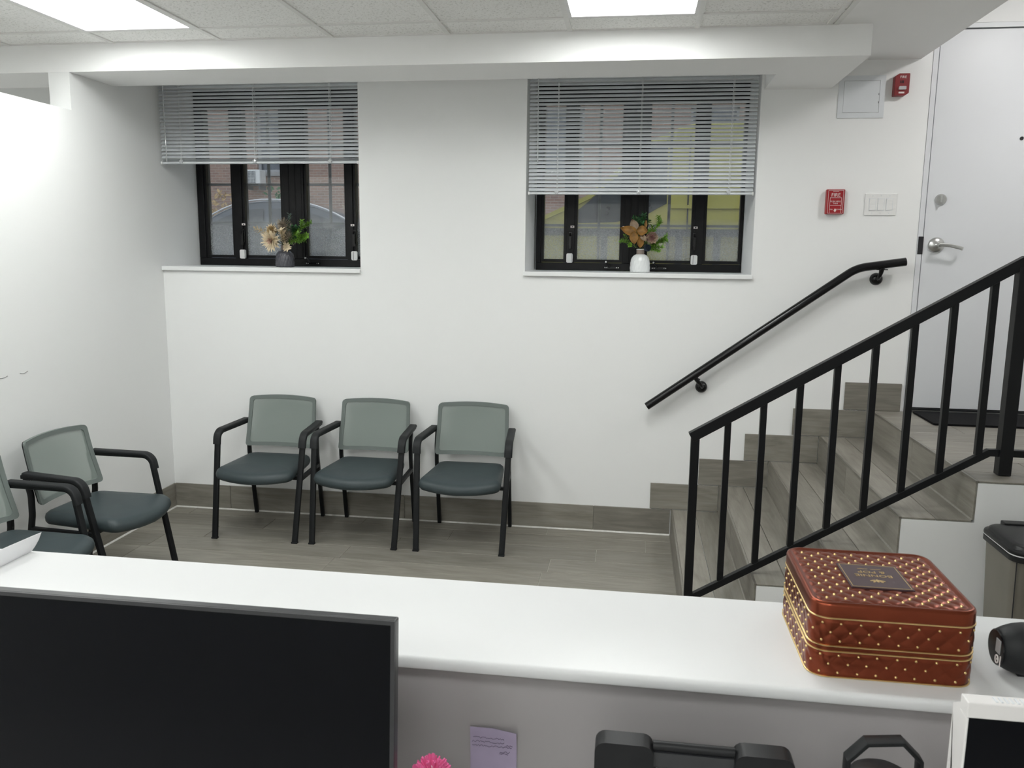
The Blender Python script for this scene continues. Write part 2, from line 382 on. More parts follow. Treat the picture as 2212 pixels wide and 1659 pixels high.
# ------------------------------------------------------------------ dimensions
YB = 5.10            # back wall
XL = -3.06           # left partition
ZC = 2.827           # tile ceiling
ZS = 2.685           # underside of the beam
YBM = 4.29           # face of the beam
RISE, X1, RUN = 0.169, 0.28, 0.2855
YST = 3.54           # open side of the stairs
ZL = 5*RISE          # landing
XBACK, YBACK, XRIGHT, XFAR = -3.06, -2.6, 3.3, -5.6

# ------------------------------------------------------------------ room shell
W1 = (XL, -1.714, 1.605, 2.82); W2 = (-0.665, 0.688, 1.605, 2.82)
DOOR = (1.60, 2.60, ZL-0.02, 3.02)
mb = MB(); wall_xz(mb, YB, YB+0.62, (XFAR, XRIGHT+0.15), (-0.1, 3.4), [W1, W2, DOOR])
solo('wall_back', mb, 'wall', 'long white wall with two deep windows behind the waiting chairs', 'wall', kind='structure', smooth=None)
mb = MB().prism([(YBACK, 0), (YB, 0), (YB, ZC), (4.686, ZC), (4.686, ZS-0.0005), (YBM, ZS-0.0005), (YBM, 2.487), (YBACK, 2.487)], 'X', XL-0.124, XL)
wl = solo('wall_left', mb, 'wall', 'white partition wall beside the two corner chairs, open above', 'wall', kind='structure', smooth=None)
solo('wall_right', MB().box(XRIGHT, XRIGHT+0.15, YBACK, YB, -0.1, 3.4), 'wall', 'white wall on the right beyond the landing', 'wall', kind='structure', smooth=None)
solo('wall_front', MB().box(XFAR, XRIGHT, YBACK-0.15, YBACK, -0.1, 3.4), 'wall', 'white wall behind the reception desk', 'wall', kind='structure', smooth=None)
solo('wall_far_left', MB().box(XFAR-0.15, XFAR, YBACK, YB, -0.1, 3.4), 'wall', 'white wall of the next room beyond the partition', 'wall', kind='structure', smooth=None)
mb = MB().box(XFAR, 1.068, YBM, 4.685, ZS, ZC).box(0.702, 1.068, 4.685, YB, ZS, ZC)
solo('ceiling_beam', mb, 'soffit', 'white boxed beam running across above both windows', 'beam', kind='structure', smooth=None)

# ceiling: grid with tiles, plain strip, landing ceiling
GX = [-0.351+0.61*k for k in range(-9, 3)]            # grid lines along Y
GY = [4.058-0.61*k for k in range(0, 12)]
GXE = 0.902
ceil = thing('ceiling', (0, 2, ZC), 'white suspended ceiling of fissured square tiles', 'ceiling', kind='structure')
part('plain_border', MB().box(GXE, 1.072, YBACK, YBM, ZC, ZC+0.05), 'soffit', ceil, None)
part('upper_slab', MB().box(XFAR, GXE, YBACK, YB, ZC+0.09, ZC+0.14).box(XFAR, 1.072, YBM, YB, ZC+0.001, ZC+0.05), 'soffit', ceil, None)
part('plain_border', MB().box(1.072, 1.538, YBACK, YB, ZC+0.009, ZC+0.05), 'soffit', ceil, None)
part('landing_ceiling', MB().box(1.538, XRIGHT, YBACK, YB, 3.20, 3.25).box(1.530, 1.538, YBACK, YB, ZC+0.05, 3.25), 'soffit', ceil, None)
LAMPX = (-2.791, -0.351); LAMPY = ((3.448, 0.61), (2.228, 0.61), (-0.822, 0.61), (-2.042, 0.61))   # start, length
def lamp_cell(x, y):
    return any(abs(x-lx-0.305) < 0.2 and ly-0.02 < y < ly+ll+0.02 for lx in LAMPX+(-5.231,) for ly, ll in LAMPY) or (abs(x+1.266) < 0.2 and any(ly-0.02 < y < ly+ll+0.02 for ly, ll in LAMPY[1:]))
yl = [YBM]+GY; tile_me = {}
xl_ = [XFAR]+[g for g in GX if g > XFAR+0.05]+[GXE]
for i in range(len(xl_)-1):
    for j in range(len(yl)-1):
        x0, x1, y1, y0 = xl_[i], xl_[i+1], yl[j], max(yl[j+1], YBACK)
        if y1-y0 < 0.03 or x1-x0 < 0.012 or lamp_cell((x0+x1)/2, (y0+y1)/2): continue
        key = (round(x1-x0, 3), round(y1-y0, 3))
        if key not in tile_me:
            tile_me[key] = MB().box(-key[0]/2+0.010, key[0]/2-0.010, -key[1]/2+0.010, key[1]/2-0.010, 0.004, 0.02).mesh('ceiling_tile')
            tile_me[key].materials.append(M['ctile'])
        o = bpy.data.objects.new('ceiling_tile', tile_me[key]); COL.objects.link(o); o.parent = ceil
        o.location = Vector(((x0+x1)/2, (y0+y1)/2, ZC))-WL[ceil.name]
for g in GX:
    if g > XFAR: part('grid_rail', MB().box(g-0.012, g+0.012, YBACK, YBM, ZC-0.002, ZC+0.010), 'tbar', ceil, None)
for g in GY[:-1]:
    part('grid_rail', MB().box(XFAR, GXE, g-0.012, g+0.012, ZC-0.001, ZC+0.011), 'tbar', ceil, None)
part('wall_angle', MB().box(XFAR, GXE, YBM-0.016, YBM-0.0005, ZC-0.001, ZC+0.010).box(GXE-0.012, GXE+0.012, YBACK, YBM-0.001, ZC-0.0025, ZC+0.006), 'tbar', ceil, None)

# lit ceiling panels
def panel_lamp(lx, row, label):
    ly, ll = row
    t = thing('ceiling_light', (lx+0.305, ly+ll/2, ZC-0.004), label, 'ceiling light', 'flat lit panels in the ceiling grid')
    x0, x1, y0, y1 = lx+0.012, lx+0.598, ly+0.012, ly+ll-0.012
    fr = MB()
    for a in ((x0, x1, y0, y0+0.016), (x0, x1, y1-0.016, y1), (x0, x0+0.016, y0+0.016, y1-0.016), (x1-0.016, x1, y0+0.016, y1-0.016)):
        fr.box(*a, ZC-0.002, ZC+0.06)
    part('frame', fr, 'lamp_frame', t, None)
    part('diffuser', MB().box(x0+0.016, x1-0.016, y0+0.016, y1-0.016, ZC+0.032, ZC+0.045), 'panel', t, None)
panel_lamp(LAMPX[0], LAMPY[0], 'bright flat ceiling panel above the left window')
panel_lamp(LAMPX[1], LAMPY[0], 'bright flat ceiling panel above the right window')
for ly, where in zip(LAMPY[1:], ('over the middle of the waiting room', 'behind the reception desk', 'furthest behind the reception desk')):  # out-of-view panels, added to raise and even out the room light
    for lx, side in zip((LAMPX[0], -1.571, LAMPX[1], -5.231), ('near the partition', 'between its two neighbours', 'near the stairs side', 'in the next room')):
        panel_lamp(lx, ly, 'added unseen ceiling panel %s, %s' % (where, side))
panel_lamp(-5.231, LAMPY[0], 'added unseen ceiling panel in the next room against the beam')  # added out of view to brighten the opening above the partition
t = thing('ceiling_lamp', (2.25, 4.1, 3.13), 'round dome lamp on the landing ceiling before the door', 'ceiling light')
part('base', MB().lathe([(0.15, 3.17), (0.15, 3.198)], 32, (2.25, 4.1, 0)), 'lamp_frame', t)
part('dome', MB().lathe([(0.02, 3.125), (0.07, 3.13), (0.11, 3.142), (0.135, 3.158), (0.14, 3.17)], 32, (2.25, 4.1, 0)), 'stair_lamp', t)

# ------------------------------------------------------------------ floor planks
floor = solo('floor', MB().box(XFAR, XRIGHT, YBACK, YB, -0.1, -0.003), 'grout', 'grey-brown wood-look plank tile floor of the waiting room', 'floor', kind='structure', smooth=None)
_pl = {}
def plank(L, W, loc, rot, parent, T=0.008):
    """a plank tile, local X long, local Z the face side"""
    key = (round(L, 3), round(W, 3), T)
    if key not in _pl:
        me = MB().box(-L/2, L/2, -W/2, W/2, -T, 0).mesh('plank', None, 0.0012, 1); me.materials.append(M['tile']); _pl[key] = me
    o = bpy.data.objects.new('plank', _pl[key]); COL.objects.link(o); o.parent = parent
    o.location = Vector(loc)-WL[parent.name]; o.rotation_euler = rot
    return o
G = 0.003
row_y = [4.959-0.2015*k for k in range(0, 38)]
starts = {0: -1.69, 1: -2.275, 2: -1.365, 3: -0.42}
rng = random.Random(3)
for k in range(-1, 37):
    y1 = YB-0.011 if k == -1 else row_y[k]; y0 = row_y[k+1] if k+1 < len(row_y) else None
    if k == -1: y0 = row_y[0]
    if y0 < 1.5: break
    s = starts.get(k+1, rng.uniform(0, 1.2)); x = s-1.2*math.ceil((s-XL)/1.2)
    xe = X1 if y0 > YST-0.05 else XRIGHT
    while x < xe-0.02:
        a, b = max(x, XL), min(x+1.2, xe)
        if b-a > 0.03: plank(b-a-G, y1-y0-G, ((a+b)/2, (y0+y1)/2, 0), (0, 0, 0), floor)
        x += 1.2
part('desk_side_floor', MB().box(XL, XRIGHT, YBACK, 1.5, -0.008, -0.0005), 'tile', floor, None)

# baseboards: one row of planks on edge, with a caulk bead
HB = 0.166
bbk = solo('baseboard_back', MB().box(XL, 0.147, YB-0.003, YB-0.0005, 0, HB-0.004), 'grout', 'wood-look tile baseboard along the back wall under the chairs', 'baseboard', kind='structure', smooth=None)
js = [XL+0.01, -2.653, -1.44, -0.202, X1-0.004]
for a, b in zip(js[:-1], js[1:]): plank(b-a-G, HB, ((a+b)/2, YB-0.011, HB/2), (PI/2, 0, 0), bbk)
part('caulk_bead', MB().prism([(YB-0.019, 0.0), (YB-0.011, 0.0), (YB-0.011, 0.008)], 'X', XL+0.01, X1-0.004), 'bead', bbk, None)
bbl = solo('baseboard_left', MB().box(XL+0.0005, XL+0.003, 1.7, YB-0.012, 0, HB-0.004), 'grout', 'wood-look tile baseboard along the partition behind the corner chairs', 'baseboard', kind='structure', smooth=None)
js = [1.7, 2.62, 3.83, YB-0.012]
for a, b in zip(js[:-1], js[1:]): plank(b-a-G, HB, (XL+0.011, (a+b)/2, HB/2), (PI/2, 0, PI/2), bbl)
part('caulk_bead', MB().prism([(XL+0.019, 0.0), (XL+0.011, 0.008), (XL+0.011, 0.0)], 'Y', 1.7, YB-0.012), 'bead', bbl, None)

# ------------------------------------------------------------------ stairs
st = thing('staircase', (1.4, 4.3, 0), 'five wood-look tiled steps with white side rising to the door landing', 'stairs', kind='structure')
poly = [(X1+0.009, 0.0)]
for i in range(5):
    xi = X1+RUN*i+0.009
    poly += [(xi, RISE*(i+1)-0.009)]
    if i < 4: poly += [(xi+RUN, RISE*(i+1)-0.009)]
poly += [(XRIGHT, ZL-0.009), (XRIGHT, 0.0)]
part('stringer', MB().prism(poly, 'Y', YST, YB-0.001), 'wall', st, None)
for i in range(5):
    xi, z0, z1 = X1+RUN*i, RISE*i, RISE*(i+1)
    for a, b in ((YST, 4.33+0.1*(i % 2)), (4.33+0.1*(i % 2), YB-0.012)):
        plank(b-a-G, RISE-0.010, (xi, (a+b)/2, (z0+z1)/2-0.003), (PI/2, 0, -PI/2), st)
    if i < 4:
        for c0, c1 in ((xi+0.008, xi+0.145), (xi+0.145, xi+RUN)):
            plank(YB-0.012-YST-G, c1-c0-G, ((c0+c1)/2, (YST+YB-0.012)/2, z1), (0, 0, PI/2), st)
    part('nosing', MB().box(xi-0.0015, xi+0.009, YST, YB-0.012, z1-0.009, z1+0.0015), 'nosing', st, None, 0.001)
    part('caulk_bead', MB().prism([(xi-0.0005, z0+0.0005), (xi-0.006, z0+0.0005), (xi-0.0005, z0+0.006)], 'Y', YST, YB-0.012), 'nosing', st, None)
x = X1+4*RUN+0.01
for k in range(8):
    y1 = YB-0.002-0.2*k; y0 = max(y1-0.2, YST)
    if y1-y0 < 0.03: break
    s = (0.0, 0.62, 0.3, 0.9)[k % 4]; xx = x
    while xx < XRIGHT-0.02:
        xb = min(xx+(s if xx == x and s > 0 else 1.2), XRIGHT)
        plank(xb-xx-G, y1-y0-G, ((xx+xb)/2, (y0+y1)/2, ZL), (0, 0, 0), st); xx = xb
# stepped skirting on the wall
sk = [0.147, 0.437, 0.703, 0.976, 1.264, 1.585]
skt = thing('baseboard_stair', (0.86, YB, 0), 'stepped wood-look tile skirting climbing the wall beside the stairs', 'baseboard', kind='structure')
for i in range(5):
    a, b = sk[i], (sk[i+1] if i == 4 else X1+RUN*(i+1)+0.0)
    if i == 0: pass
    plank(b-a-G, 0.164, ((a+b)/2, YB-0.0102-0.0003*i, RISE*(i+1)+0.083), (PI/2, 0, 0), skt)

# ------------------------------------------------------------------ door
FY = YB
d = thing('door_1', (2.1, YB, ZL), 'plain white entrance door at the top of the stairs', 'door', kind='structure')
part('frame', MB().box(1.601, 1.628, YB-0.004, YB+0.13, ZL-0.018, 3.018).box(2.572, 2.599, YB-0.004, YB+0.13, ZL-0.018, 3.018).box(1.628, 2.572, YB-0.004, YB+0.13, 2.993, 3.018), 'door', d, None)
part('stop', MB().box(1.628, 2.572, YB+0.052, YB+0.12, 0.868, 2.993), 'gap', d, None)
leaf = part('door_leaf', MB().box(1.6335, 2.566, YB+0.002, YB+0.046, 0.872, 2.986), 'door', d, None, 0.0015)
part('threshold', MB().box(1.628, 2.572, YB-0.02, YB+0.05, ZL+0.0005, 0.868), 'blackmetal', d, None)
part('threshold_lip', MB().box(1.628, 2.572, YB-0.024, YB-0.016, ZL+0.001, 0.860), 'steel', d, None)
part('strike_plate', MB().box(1.605, 1.633, YB-0.0055, YB+0.003, 1.765, 1.865), 'gap', d, None)
lv = part('door_handle', MB().lathe([(0.044, YB+0.003), (0.044, YB-0.004), (0.040, YB-0.010), (0.022, YB-0.020), (0.0, YB-0.022)], 32, (1.704, 0, 1.818), 'Y'), 'steel', leaf)
part('lever', MB().tube([(1.704, YB-0.018, 1.818), (1.704, YB-0.058, 1.818)], 0.0125, 14).sweep(
    fillet([(1.700, YB-0.058, 1.819), (1.76, YB-0.060, 1.815), (1.826, YB-0.056, 1.800), (1.834, YB-0.035, 1.798)], [0.05, 0.012]), rrect(-0.010, 0.010, -0.005, 0.005, 0.004, 2), (0.2, 0, 1)), 'steel', leaf)
part('deadbolt', MB().lathe([(0.031, YB+0.003), (0.031, YB-0.006), (0.027, YB-0.011), (0.016, YB-0.013), (0.0, YB-0.013)], 28, (1.707, 0, 2.073), 'Y')
     .box(1.7035, 1.7105, YB-0.034, YB-0.010, 2.052, 2.094), 'steel', leaf)
part('peephole', MB().lathe([(0.0095, YB+0.003), (0.0095, YB-0.003), (0.006, YB-0.004), (0.0, YB-0.001)], 18, (2.100, 0, 2.405), 'Y'), 'gap', leaf)
solo('doormat', MB().prism(rrect(1.645, 2.62, 4.70, 5.06, 0.01, 3), 'Z', ZL+0.001, ZL+0.012), 'mat', 'black ribbed rubber doormat on the landing before the door', 'doormat')

# ------------------------------------------------------------------ windows
def window_unit(name, label, hole, fx0, fx1, panes, mullions, vmunt, sill, tags_, latches, cranks):
    w = thing(name, ((fx0+fx1)/2, 5.6, 1.632), label, 'window', kind='structure')
    y0, y1 = 5.575, 5.66; zb, zt, pb, pt = 1.634, 2.82, 1.706, 2.70
    fr = MB().box(fx0, fx1, y0, y1, zb, pb-0.022).box(fx0, fx1, y0, y1, pt+0.022, zt)
    part('frame', fr, 'winframe', w, None, 0.003)
    edges = [fx0]+[e for p in panes for e in p]+[fx1]
    for k in range(0, len(edges), 2):
        a, b = edges[k], edges[k+1]
        if b-a < 0.004: continue
        mid = MB().box(a+(0 if k == 0 else 0.018), b-(0 if k+2 >= len(edges) else 0.018), y0, y1, pb-0.022, pt+0.022)
        if b-a > 0.13:      # the wide meeting post is built of ribs
            for q in (0.26, 0.50, 0.74): mid.box(a+(b-a)*q-0.018, a+(b-a)*q+0.018, y0-0.004, y0, pb-0.02, pt)
        part('mullion', mid, 'winframe', w, None, 0.002)
    for a, b in panes:
        sash = MB()
        for bx in ((a-0.020, a, pb-0.020, pt+0.020), (b, b+0.020, pb-0.020, pt+0.020), (a, b, pb-0.020, pb), (a, b, pt, pt+0.020)):
            sash.box(bx[0], bx[1], y0+0.012, y1-0.012, bx[2], bx[3])
        s = part('sash', sash, 'winframe', w, None)
        part('pane', MB().box(a, b, 5.615, 5.621, pb, pt), 'glass', s, None)
        mun = [(a, b, z-0.008, z+0.008) for z in (1.930, 2.195, 2.45)]
        for v in vmunt:
            if a+0.02 < v < b-0.02: mun.append((v-0.009, v+0.009, pb, pt))
        for bx in mun: part('muntin', MB().box(bx[0], bx[1], 5.628, 5.640, bx[2], bx[3]), 'muntin', s, None)
    sl = part('window_sill', MB().box(sill[0], sill[1], YB-0.022, 5.62, 1.606, 1.633), 'reveal', w, None, 0.003)
    for x in tags_:
        q = part('label_sticker', MB().box(x-0.013, x+0.013, y0-0.0012, y0-0.0002, 1.912, 1.926), 'whiteprint', w, None)
        part('label_mark', MB().box(x-0.004, x+0.005, y0-0.0018, y0-0.0013, 1.9155, 1.9225), 'gap', q, None)
    for x in latches:
        part('latch', MB().box(x-0.010, x+0.010, y0-0.010, y0-0.0003, 1.795, 1.885).sweep([(x, y0-0.012, 1.875), (x, y0-0.026, 1.855), (x, y0-0.024, 1.775)], rectp(0.014, 0.009), (1, 0, 0)), 'blackgloss', w, None)
    for x in cranks:
        c = part('crank', MB().box(x-0.025, x+0.075, y0-0.018, y0-0.0003, 1.648, 1.662).tube([(x+0.01, y0-0.018, 1.66), (x+0.01, y0-0.035, 1.668), (x-0.012, y0-0.042, 1.690)], 0.006, 8), 'blackgloss', w, 40)
        sc = MB()
        for dx in (-0.018, -0.006, 0.058, 0.069): sc.lathe([(0.0035, y0-0.019), (0.0030, y0-0.021), (0, y0-0.021)], 8, (x+dx, 0, 1.655), 'Y')
        sc.lathe([(0.006, y0-0.046), (0.006, y0-0.054), (0, y0-0.055)], 10, (x-0.012, 0, 1.692), 'Y')
        part('screw', sc, 'steel', c, 40)
    return w
window_unit('window_1', 'black-framed basement window behind the shorter blind by the corner', W1, XL+0.003, -1.717,
            [(-2.991, -2.808), (-2.711, -2.445), (-2.257, -1.984), (-1.905, -1.775)], None, (-2.546, -2.101), (XL+0.001, -1.712),
            (-2.720, -2.376, -2.268, -1.926), (-2.724, -1.911), (-2.239,))
window_unit('window_2', 'black-framed basement window behind the longer blind near the stairs', W2, -0.655, 0.684,
            [(-0.604, -0.470), (-0.381, -0.101), (0.081, 0.360), (0.455, 0.664)], None, (-0.242, 0.214), (-0.672, 0.694),
            (-0.413, -0.071, 0.386), (-0.424, 0.380), (-0.172, 0.136))
def sensor(x, z, label, split=0):
    y = 5.575
    t = thing('contact_sensor', (x, y, z-0.025), label, 'sensor', 'white contact sensors on the window frames')
    a, b, c0, c1 = x-0.021, x+0.021, z-0.031, z+0.031
    sp = x+split
    part('body', MB().prism(rrect(a, b, c0, c1, 0.010, 4), 'Y', y-0.014, y-0.0005), 'whiteplastic', t, 40)
    part('seam', MB().box(sp-0.0012, sp+0.0012, y-0.0146, y-0.0135, c0+0.003, c1-0.003), 'darkgrey', t, None)
    part('indicator', MB().lathe([(0.0045, y-0.0135), (0.0045, y-0.0147), (0, y-0.0147)], 10, (x+0.011, 0, z-0.018 if split else z+0.018), 'Y'), 'panelgrey', t, 40)
sensor(-2.729, 1.713, 'white contact sensor on the mullion left of the dark vase', 0.017)
sensor(-1.913, 1.711, 'white contact sensor at the right end of the corner window', -0.006)
sensor(-0.427, 1.714, 'white contact sensor on the mullion left of the white vase', 0.017)
sensor(0.384, 1.712, 'white contact sensor on the mullion right of the white vase', -0.006)

# ------------------------------------------------------------------ blinds
def blind(x0, x1, zb, cords, wand, wand_z, label, stack):
    y = 5.135; zt = 2.81
    t = thing('window_blind', ((x0+x1)/2, y, zb), label, 'blind', 'pale venetian blinds in the window recesses')
    part('headrail', MB().box(x0, x1, y-0.014, y+0.014, zt-0.026, zt), 'slat', t, None, 0.002)
    pitch, w, a = 0.0226, 0.0255, math.radians(46)
    prof_t = []
    for k in range(5):
        s = -1+k*0.5; prof_t.append((s*w/2, 0.0016*(1-s*s)))
    prof = prof_t+[(p, q-0.0007) for p, q in reversed(prof_t)]
    # room side edge down, window side edge up
    pr = [(p*math.cos(a)-q*math.sin(a), p*math.sin(a)+q*math.cos(a)) for p, q in prof]
    L = x1-x0
    me = MB().prism([(p, q) for p, q in pr], 'X', -L/2+0.003, L/2-0.003).mesh('slat', 40); me.materials.append(M['slat'])
    z = zb+0.026+0.005*stack
    while z < zt-0.035:
        o = bpy.data.objects.new('slat', me); COL.objects.link(o); o.parent = t
        o.location = Vector(((x0+x1)/2, y, z))-WL[t.name]; o.rotation_euler = (0, random.uniform(-0.0006, 0.0006), 0); z += pitch
    flat = MB().prism([(p, q) for p, q in prof], 'X', -L/2+0.003, L/2-0.003).mesh('slat', 40); flat.materials.append(M['slat'])
    for k in range(stack):
        o = bpy.data.objects.new('slat', flat); COL.objects.link(o); o.parent = t
        o.location = Vector(((x0+x1)/2, y, zb+0.0175+0.0045*k))-WL[t.name]
    br = part('bottom_rail', MB().prism(rrect(y-0.014, y+0.014, zb, zb+0.014, 0.005, 3), 'X', x0+0.004, x1-0.004), 'slat', t, 40)
    for e in (x0, x1-0.010): part('end_cap', MB().prism(rrect(y-0.016, y+0.016, zb-0.004, zb+0.016, 0.005, 3), 'X', e, e+0.010), 'whiteplastic', br, 40)
    for c in cords:
        part('ladder_cord', MB().tube([(c, y-0.0165, zb+0.012), (c, y-0.0165, zt-0.02)], 0.0012, 6).tube([(c, y+0.0165, zb+0.012), (c, y+0.0165, zt-0.02)], 0.0012, 6).tube([(c+0.006, y-0.017, zb+0.012), (c+0.006, y-0.017, zt-0.02)], 0.0008, 5), 'cord', t, 40)
        cl = MB().lathe([(0.0, y-0.027), (0.010, y-0.025), (0.011, y-0.016)], 10, (c, 0, zb+0.014), 'Y')
        for k in range(5):
            an = 2*PI*k/5+0.3; cl.box(c+0.011*math.cos(an)-0.003, c+0.011*math.cos(an)+0.003, y-0.024, y-0.017, zb+0.014+0.011*math.sin(an)-0.003, zb+0.014+0.011*math.sin(an)+0.003)
        part('cord_clip', cl, 'clear', br, None)
    part('tilt_wand', MB().tube([(wand, y-0.021, zt-0.03), (wand+0.004, y-0.024, wand_z)], 0.003, 6), 'clear', t, 40)
blind(XL+0.012, -1.722, 2.286, (-2.905, -2.405, -1.905), -3.005, 2.30, 'pale venetian blind over the corner window, bunched at its bottom', 4)
blind(-0.655, 0.679, 2.098, (-0.480, 0.012, 0.535), -0.600, 2.28, 'pale venetian blind hanging lower, over the window near the stairs', 1)

# ------------------------------------------------------------------ things on the back wall
def onwall(x0, z0): return lambda u, v, w_: (x0+u, YB-w_, z0+v)
t = thing('access_panel', (1.235, YB, 2.524), 'square pale access panel high on the wall beside the red strobe', 'access panel')
fr = MB()
for bx in ((1.110, 1.360, 2.724, 2.752), (1.110, 1.360, 2.522, 2.550), (1.110, 1.138, 2.550, 2.724), (1.332, 1.360, 2.550, 2.724)): fr.box(bx[0], bx[1], YB-0.005, YB-0.0005, bx[2], bx[3])
part('frame', fr, 'panelgrey', t, None)
pd = part('panel_door', MB().box(1.1395, 1.3305, YB-0.0045, YB-0.0005, 2.5515, 2.7225), 'panelgrey', t, None)
for zz in (2.60, 2.645): part('latch_slot', MB().box(1.326, 1.3285, YB-0.0052, YB-0.0044, zz, zz+0.011), 'gap', pd, None)

t = thing('fire_strobe', (1.437, YB, 2.637), 'dark red fire horn strobe high on the wall beside the door', 'fire alarm')
sx0, sx1, sz0, sz1 = 1.397, 1.475, 2.634, 2.752
ol = [(sx0+0.022, sz1), (sx0, sz1-0.014), (sx0, sz0), (sx1-0.020, sz0), (sx1, sz0+0.014), (sx1, sz1)]
bd = part('body', MB().prism(ol, 'Y', YB-0.045, YB-0.0005), 'darkred', t, None, 0.003)
part('horn_slot', MB().box(1.425, 1.429, YB-0.0458, YB-0.0445, 2.700, 2.714).box(1.432, 1.436, YB-0.0458, YB-0.0445, 2.700, 2.714).box(1.439, 1.443, YB-0.0458, YB-0.0445, 2.700, 2.714), 'gap', bd, None)
part('strobe_lens', MB().prism(rrect(1.418, 1.456, 2.664, 2.682, 0.004, 3), 'Y', YB-0.058, YB-0.0452), 'lens', t, 40)
part('label_strip', MB().box(1.420, 1.450, YB-0.0462, YB-0.0452, 2.645, 2.654), 'whiteprint', t, None)
part('lettering', text_mb('FIRE', 0.019, lambda u, v, w_: (1.4395+u, YB-0.0452-w_, 2.732+v)), 'whiteprint', t, None)

t = thing('fire_pull_station', (1.128, YB, 1.987), 'red fire pull station with white lettering beside the light switches', 'fire alarm')
px0, px1, pz0, pz1 = 1.078, 1.180, 1.987, 2.126
bd = part('body', MB().box(px0, px1, YB-0.030, YB-0.0005, pz0, pz1), 'red', t, None, 0.004)
yf = YB-0.0302
def line(mbx, a, b, c, d_): mbx.box(a, b, yf-0.0006, yf, c, d_)
ln = MB()
line(ln, px0+0.010, px1-0.008, pz1-0.0062, pz1-0.0048); line(ln, px0+0.010, px0+0.0116, pz0+0.005, pz1-0.005); line(ln, px1-0.0096, px1-0.008, pz0+0.005, pz1-0.005); line(ln, px0+0.010, px1-0.008, pz0+0.005, pz0+0.0064)
line(ln, px0+0.021, px1-0.017, 2.0785, 2.080); line(ln, px0+0.021, px0+0.0225, pz0+0.006, 2.079); line(ln, px1-0.0185, px1-0.017, pz0+0.006, 2.079); line(ln, px0+0.021, px1-0.017, 2.036, 2.0374)
part('white_line', ln, 'whiteprint', t, None)
hx = (px0+px1)/2+0.001
part('lettering', text_mb('FIRE', 0.028, lambda u, v, w_: (hx+u, yf-w_, 2.094+v), 0.0006), 'whiteprint', t, None)
part('lettering', text_mb('PUSH HERE', 0.0115, lambda u, v, w_: (hx+u, yf-w_, 2.058+v), 0.0006), 'whiteprint', t, None)
part('lettering', text_mb('THEN', 0.0105, lambda u, v, w_: (hx+u, yf-w_, 2.047+v), 0.0006), 'whiteprint', t, None)
part('lettering', text_mb('PULL', 0.0095, lambda u, v, w_: (hx-0.0205+u, yf-w_, 2.013+v), 0.0006), 'whiteprint', t, None)
part('lettering', text_mb('DOWN', 0.0095, lambda u, v, w_: (hx+0.0205+u, yf-w_, 2.013+v), 0.0006), 'whiteprint', t, None)
part('arrow', MB().prism([(hx-0.004, 2.017), (hx+0.004, 2.017), (hx+0.004, 2.008), (hx+0.008, 2.008), (hx, 1.998), (hx-0.008, 2.008), (hx-0.004, 2.008)], 'Y', yf-0.0007, yf), 'whiteprint', t, None)
part('small_print', MB().box(hx-0.016, hx+0.016, yf-0.0005, yf, 2.1135, 2.1155), 'whiteprint', t, None)

t = thing('light_switch', (1.384, YB, 1.982), 'white triple rocker light switch plate beside the red pull station', 'light switch')
part('plate', MB().box(1.297, 1.472, YB-0.007, YB-0.0005, 1.982, 2.105), 'whiteplastic', t, None, 0.003)
for k in range(3):
    cx_ = 1.3385+0.046*k
    q = part('switch_frame', MB().box(cx_-0.0185, cx_+0.0185, YB-0.0085, YB-0.0065, 2.009, 2.078), 'panelgrey', t, None)
    part('rocker', MB().prism([(YB-0.0084, 2.0115), (YB-0.0120 if k == 0 else YB-0.0095, 2.0115), (YB-0.0092, 2.0435), (YB-0.0095 if k == 0 else YB-0.0120, 2.0755), (YB-0.0084, 2.0755)], 'X', cx_-0.0160, cx_+0.0160), 'whiteplastic', q, None)
    for zz in (2.092, 1.995): part('screw', MB().lathe([(0.003, YB-0.0068), (0.0025, YB-0.0085), (0, YB-0.0085)], 10, (cx_, 0, zz), 'Y'), 'panelgrey', t, 40)

# handrail fixed to the wall
yh = 5.022
t = thing('handrail', (0.8, yh, 0.83), 'round black handrail bracketed to the wall above the stairs', 'handrail')
path = fillet([(0.105, yh, 0.832), (1.262, yh, 1.682), (1.525, yh, 1.722)], [0.22], 10)
part('rail', MB().tube(path, 0.0235, 20), 'blackgloss', t, 40)
for bx_, bz_, rx_, rz_ in ((0.430, 0.952, 0.385, 1.037), (1.392, 1.620, 1.400, 1.703)):
    q = part('bracket', MB().lathe([(0.0, YB-0.034), (0.018, YB-0.032), (0.029, YB-0.024), (0.035, YB-0.012), (0.036, YB-0.0005)], 24, (bx_, 0, bz_), 'Y'), 'blackgloss', t, 40)
    part('bracket_arm', MB().tube([(bx_, YB-0.030, bz_), (bx_, YB-0.060, bz_+0.012), ((bx_+rx_)/2, yh, (bz_+rz_)/2-0.004), (rx_, yh, rz_-0.016)], [0.011, 0.011, 0.012, 0.016], 12)
         .box(rx_-0.030, rx_+0.030, yh-0.010, yh+0.010, rz_-0.030, rz_-0.0245), 'blackgloss', q, 40)

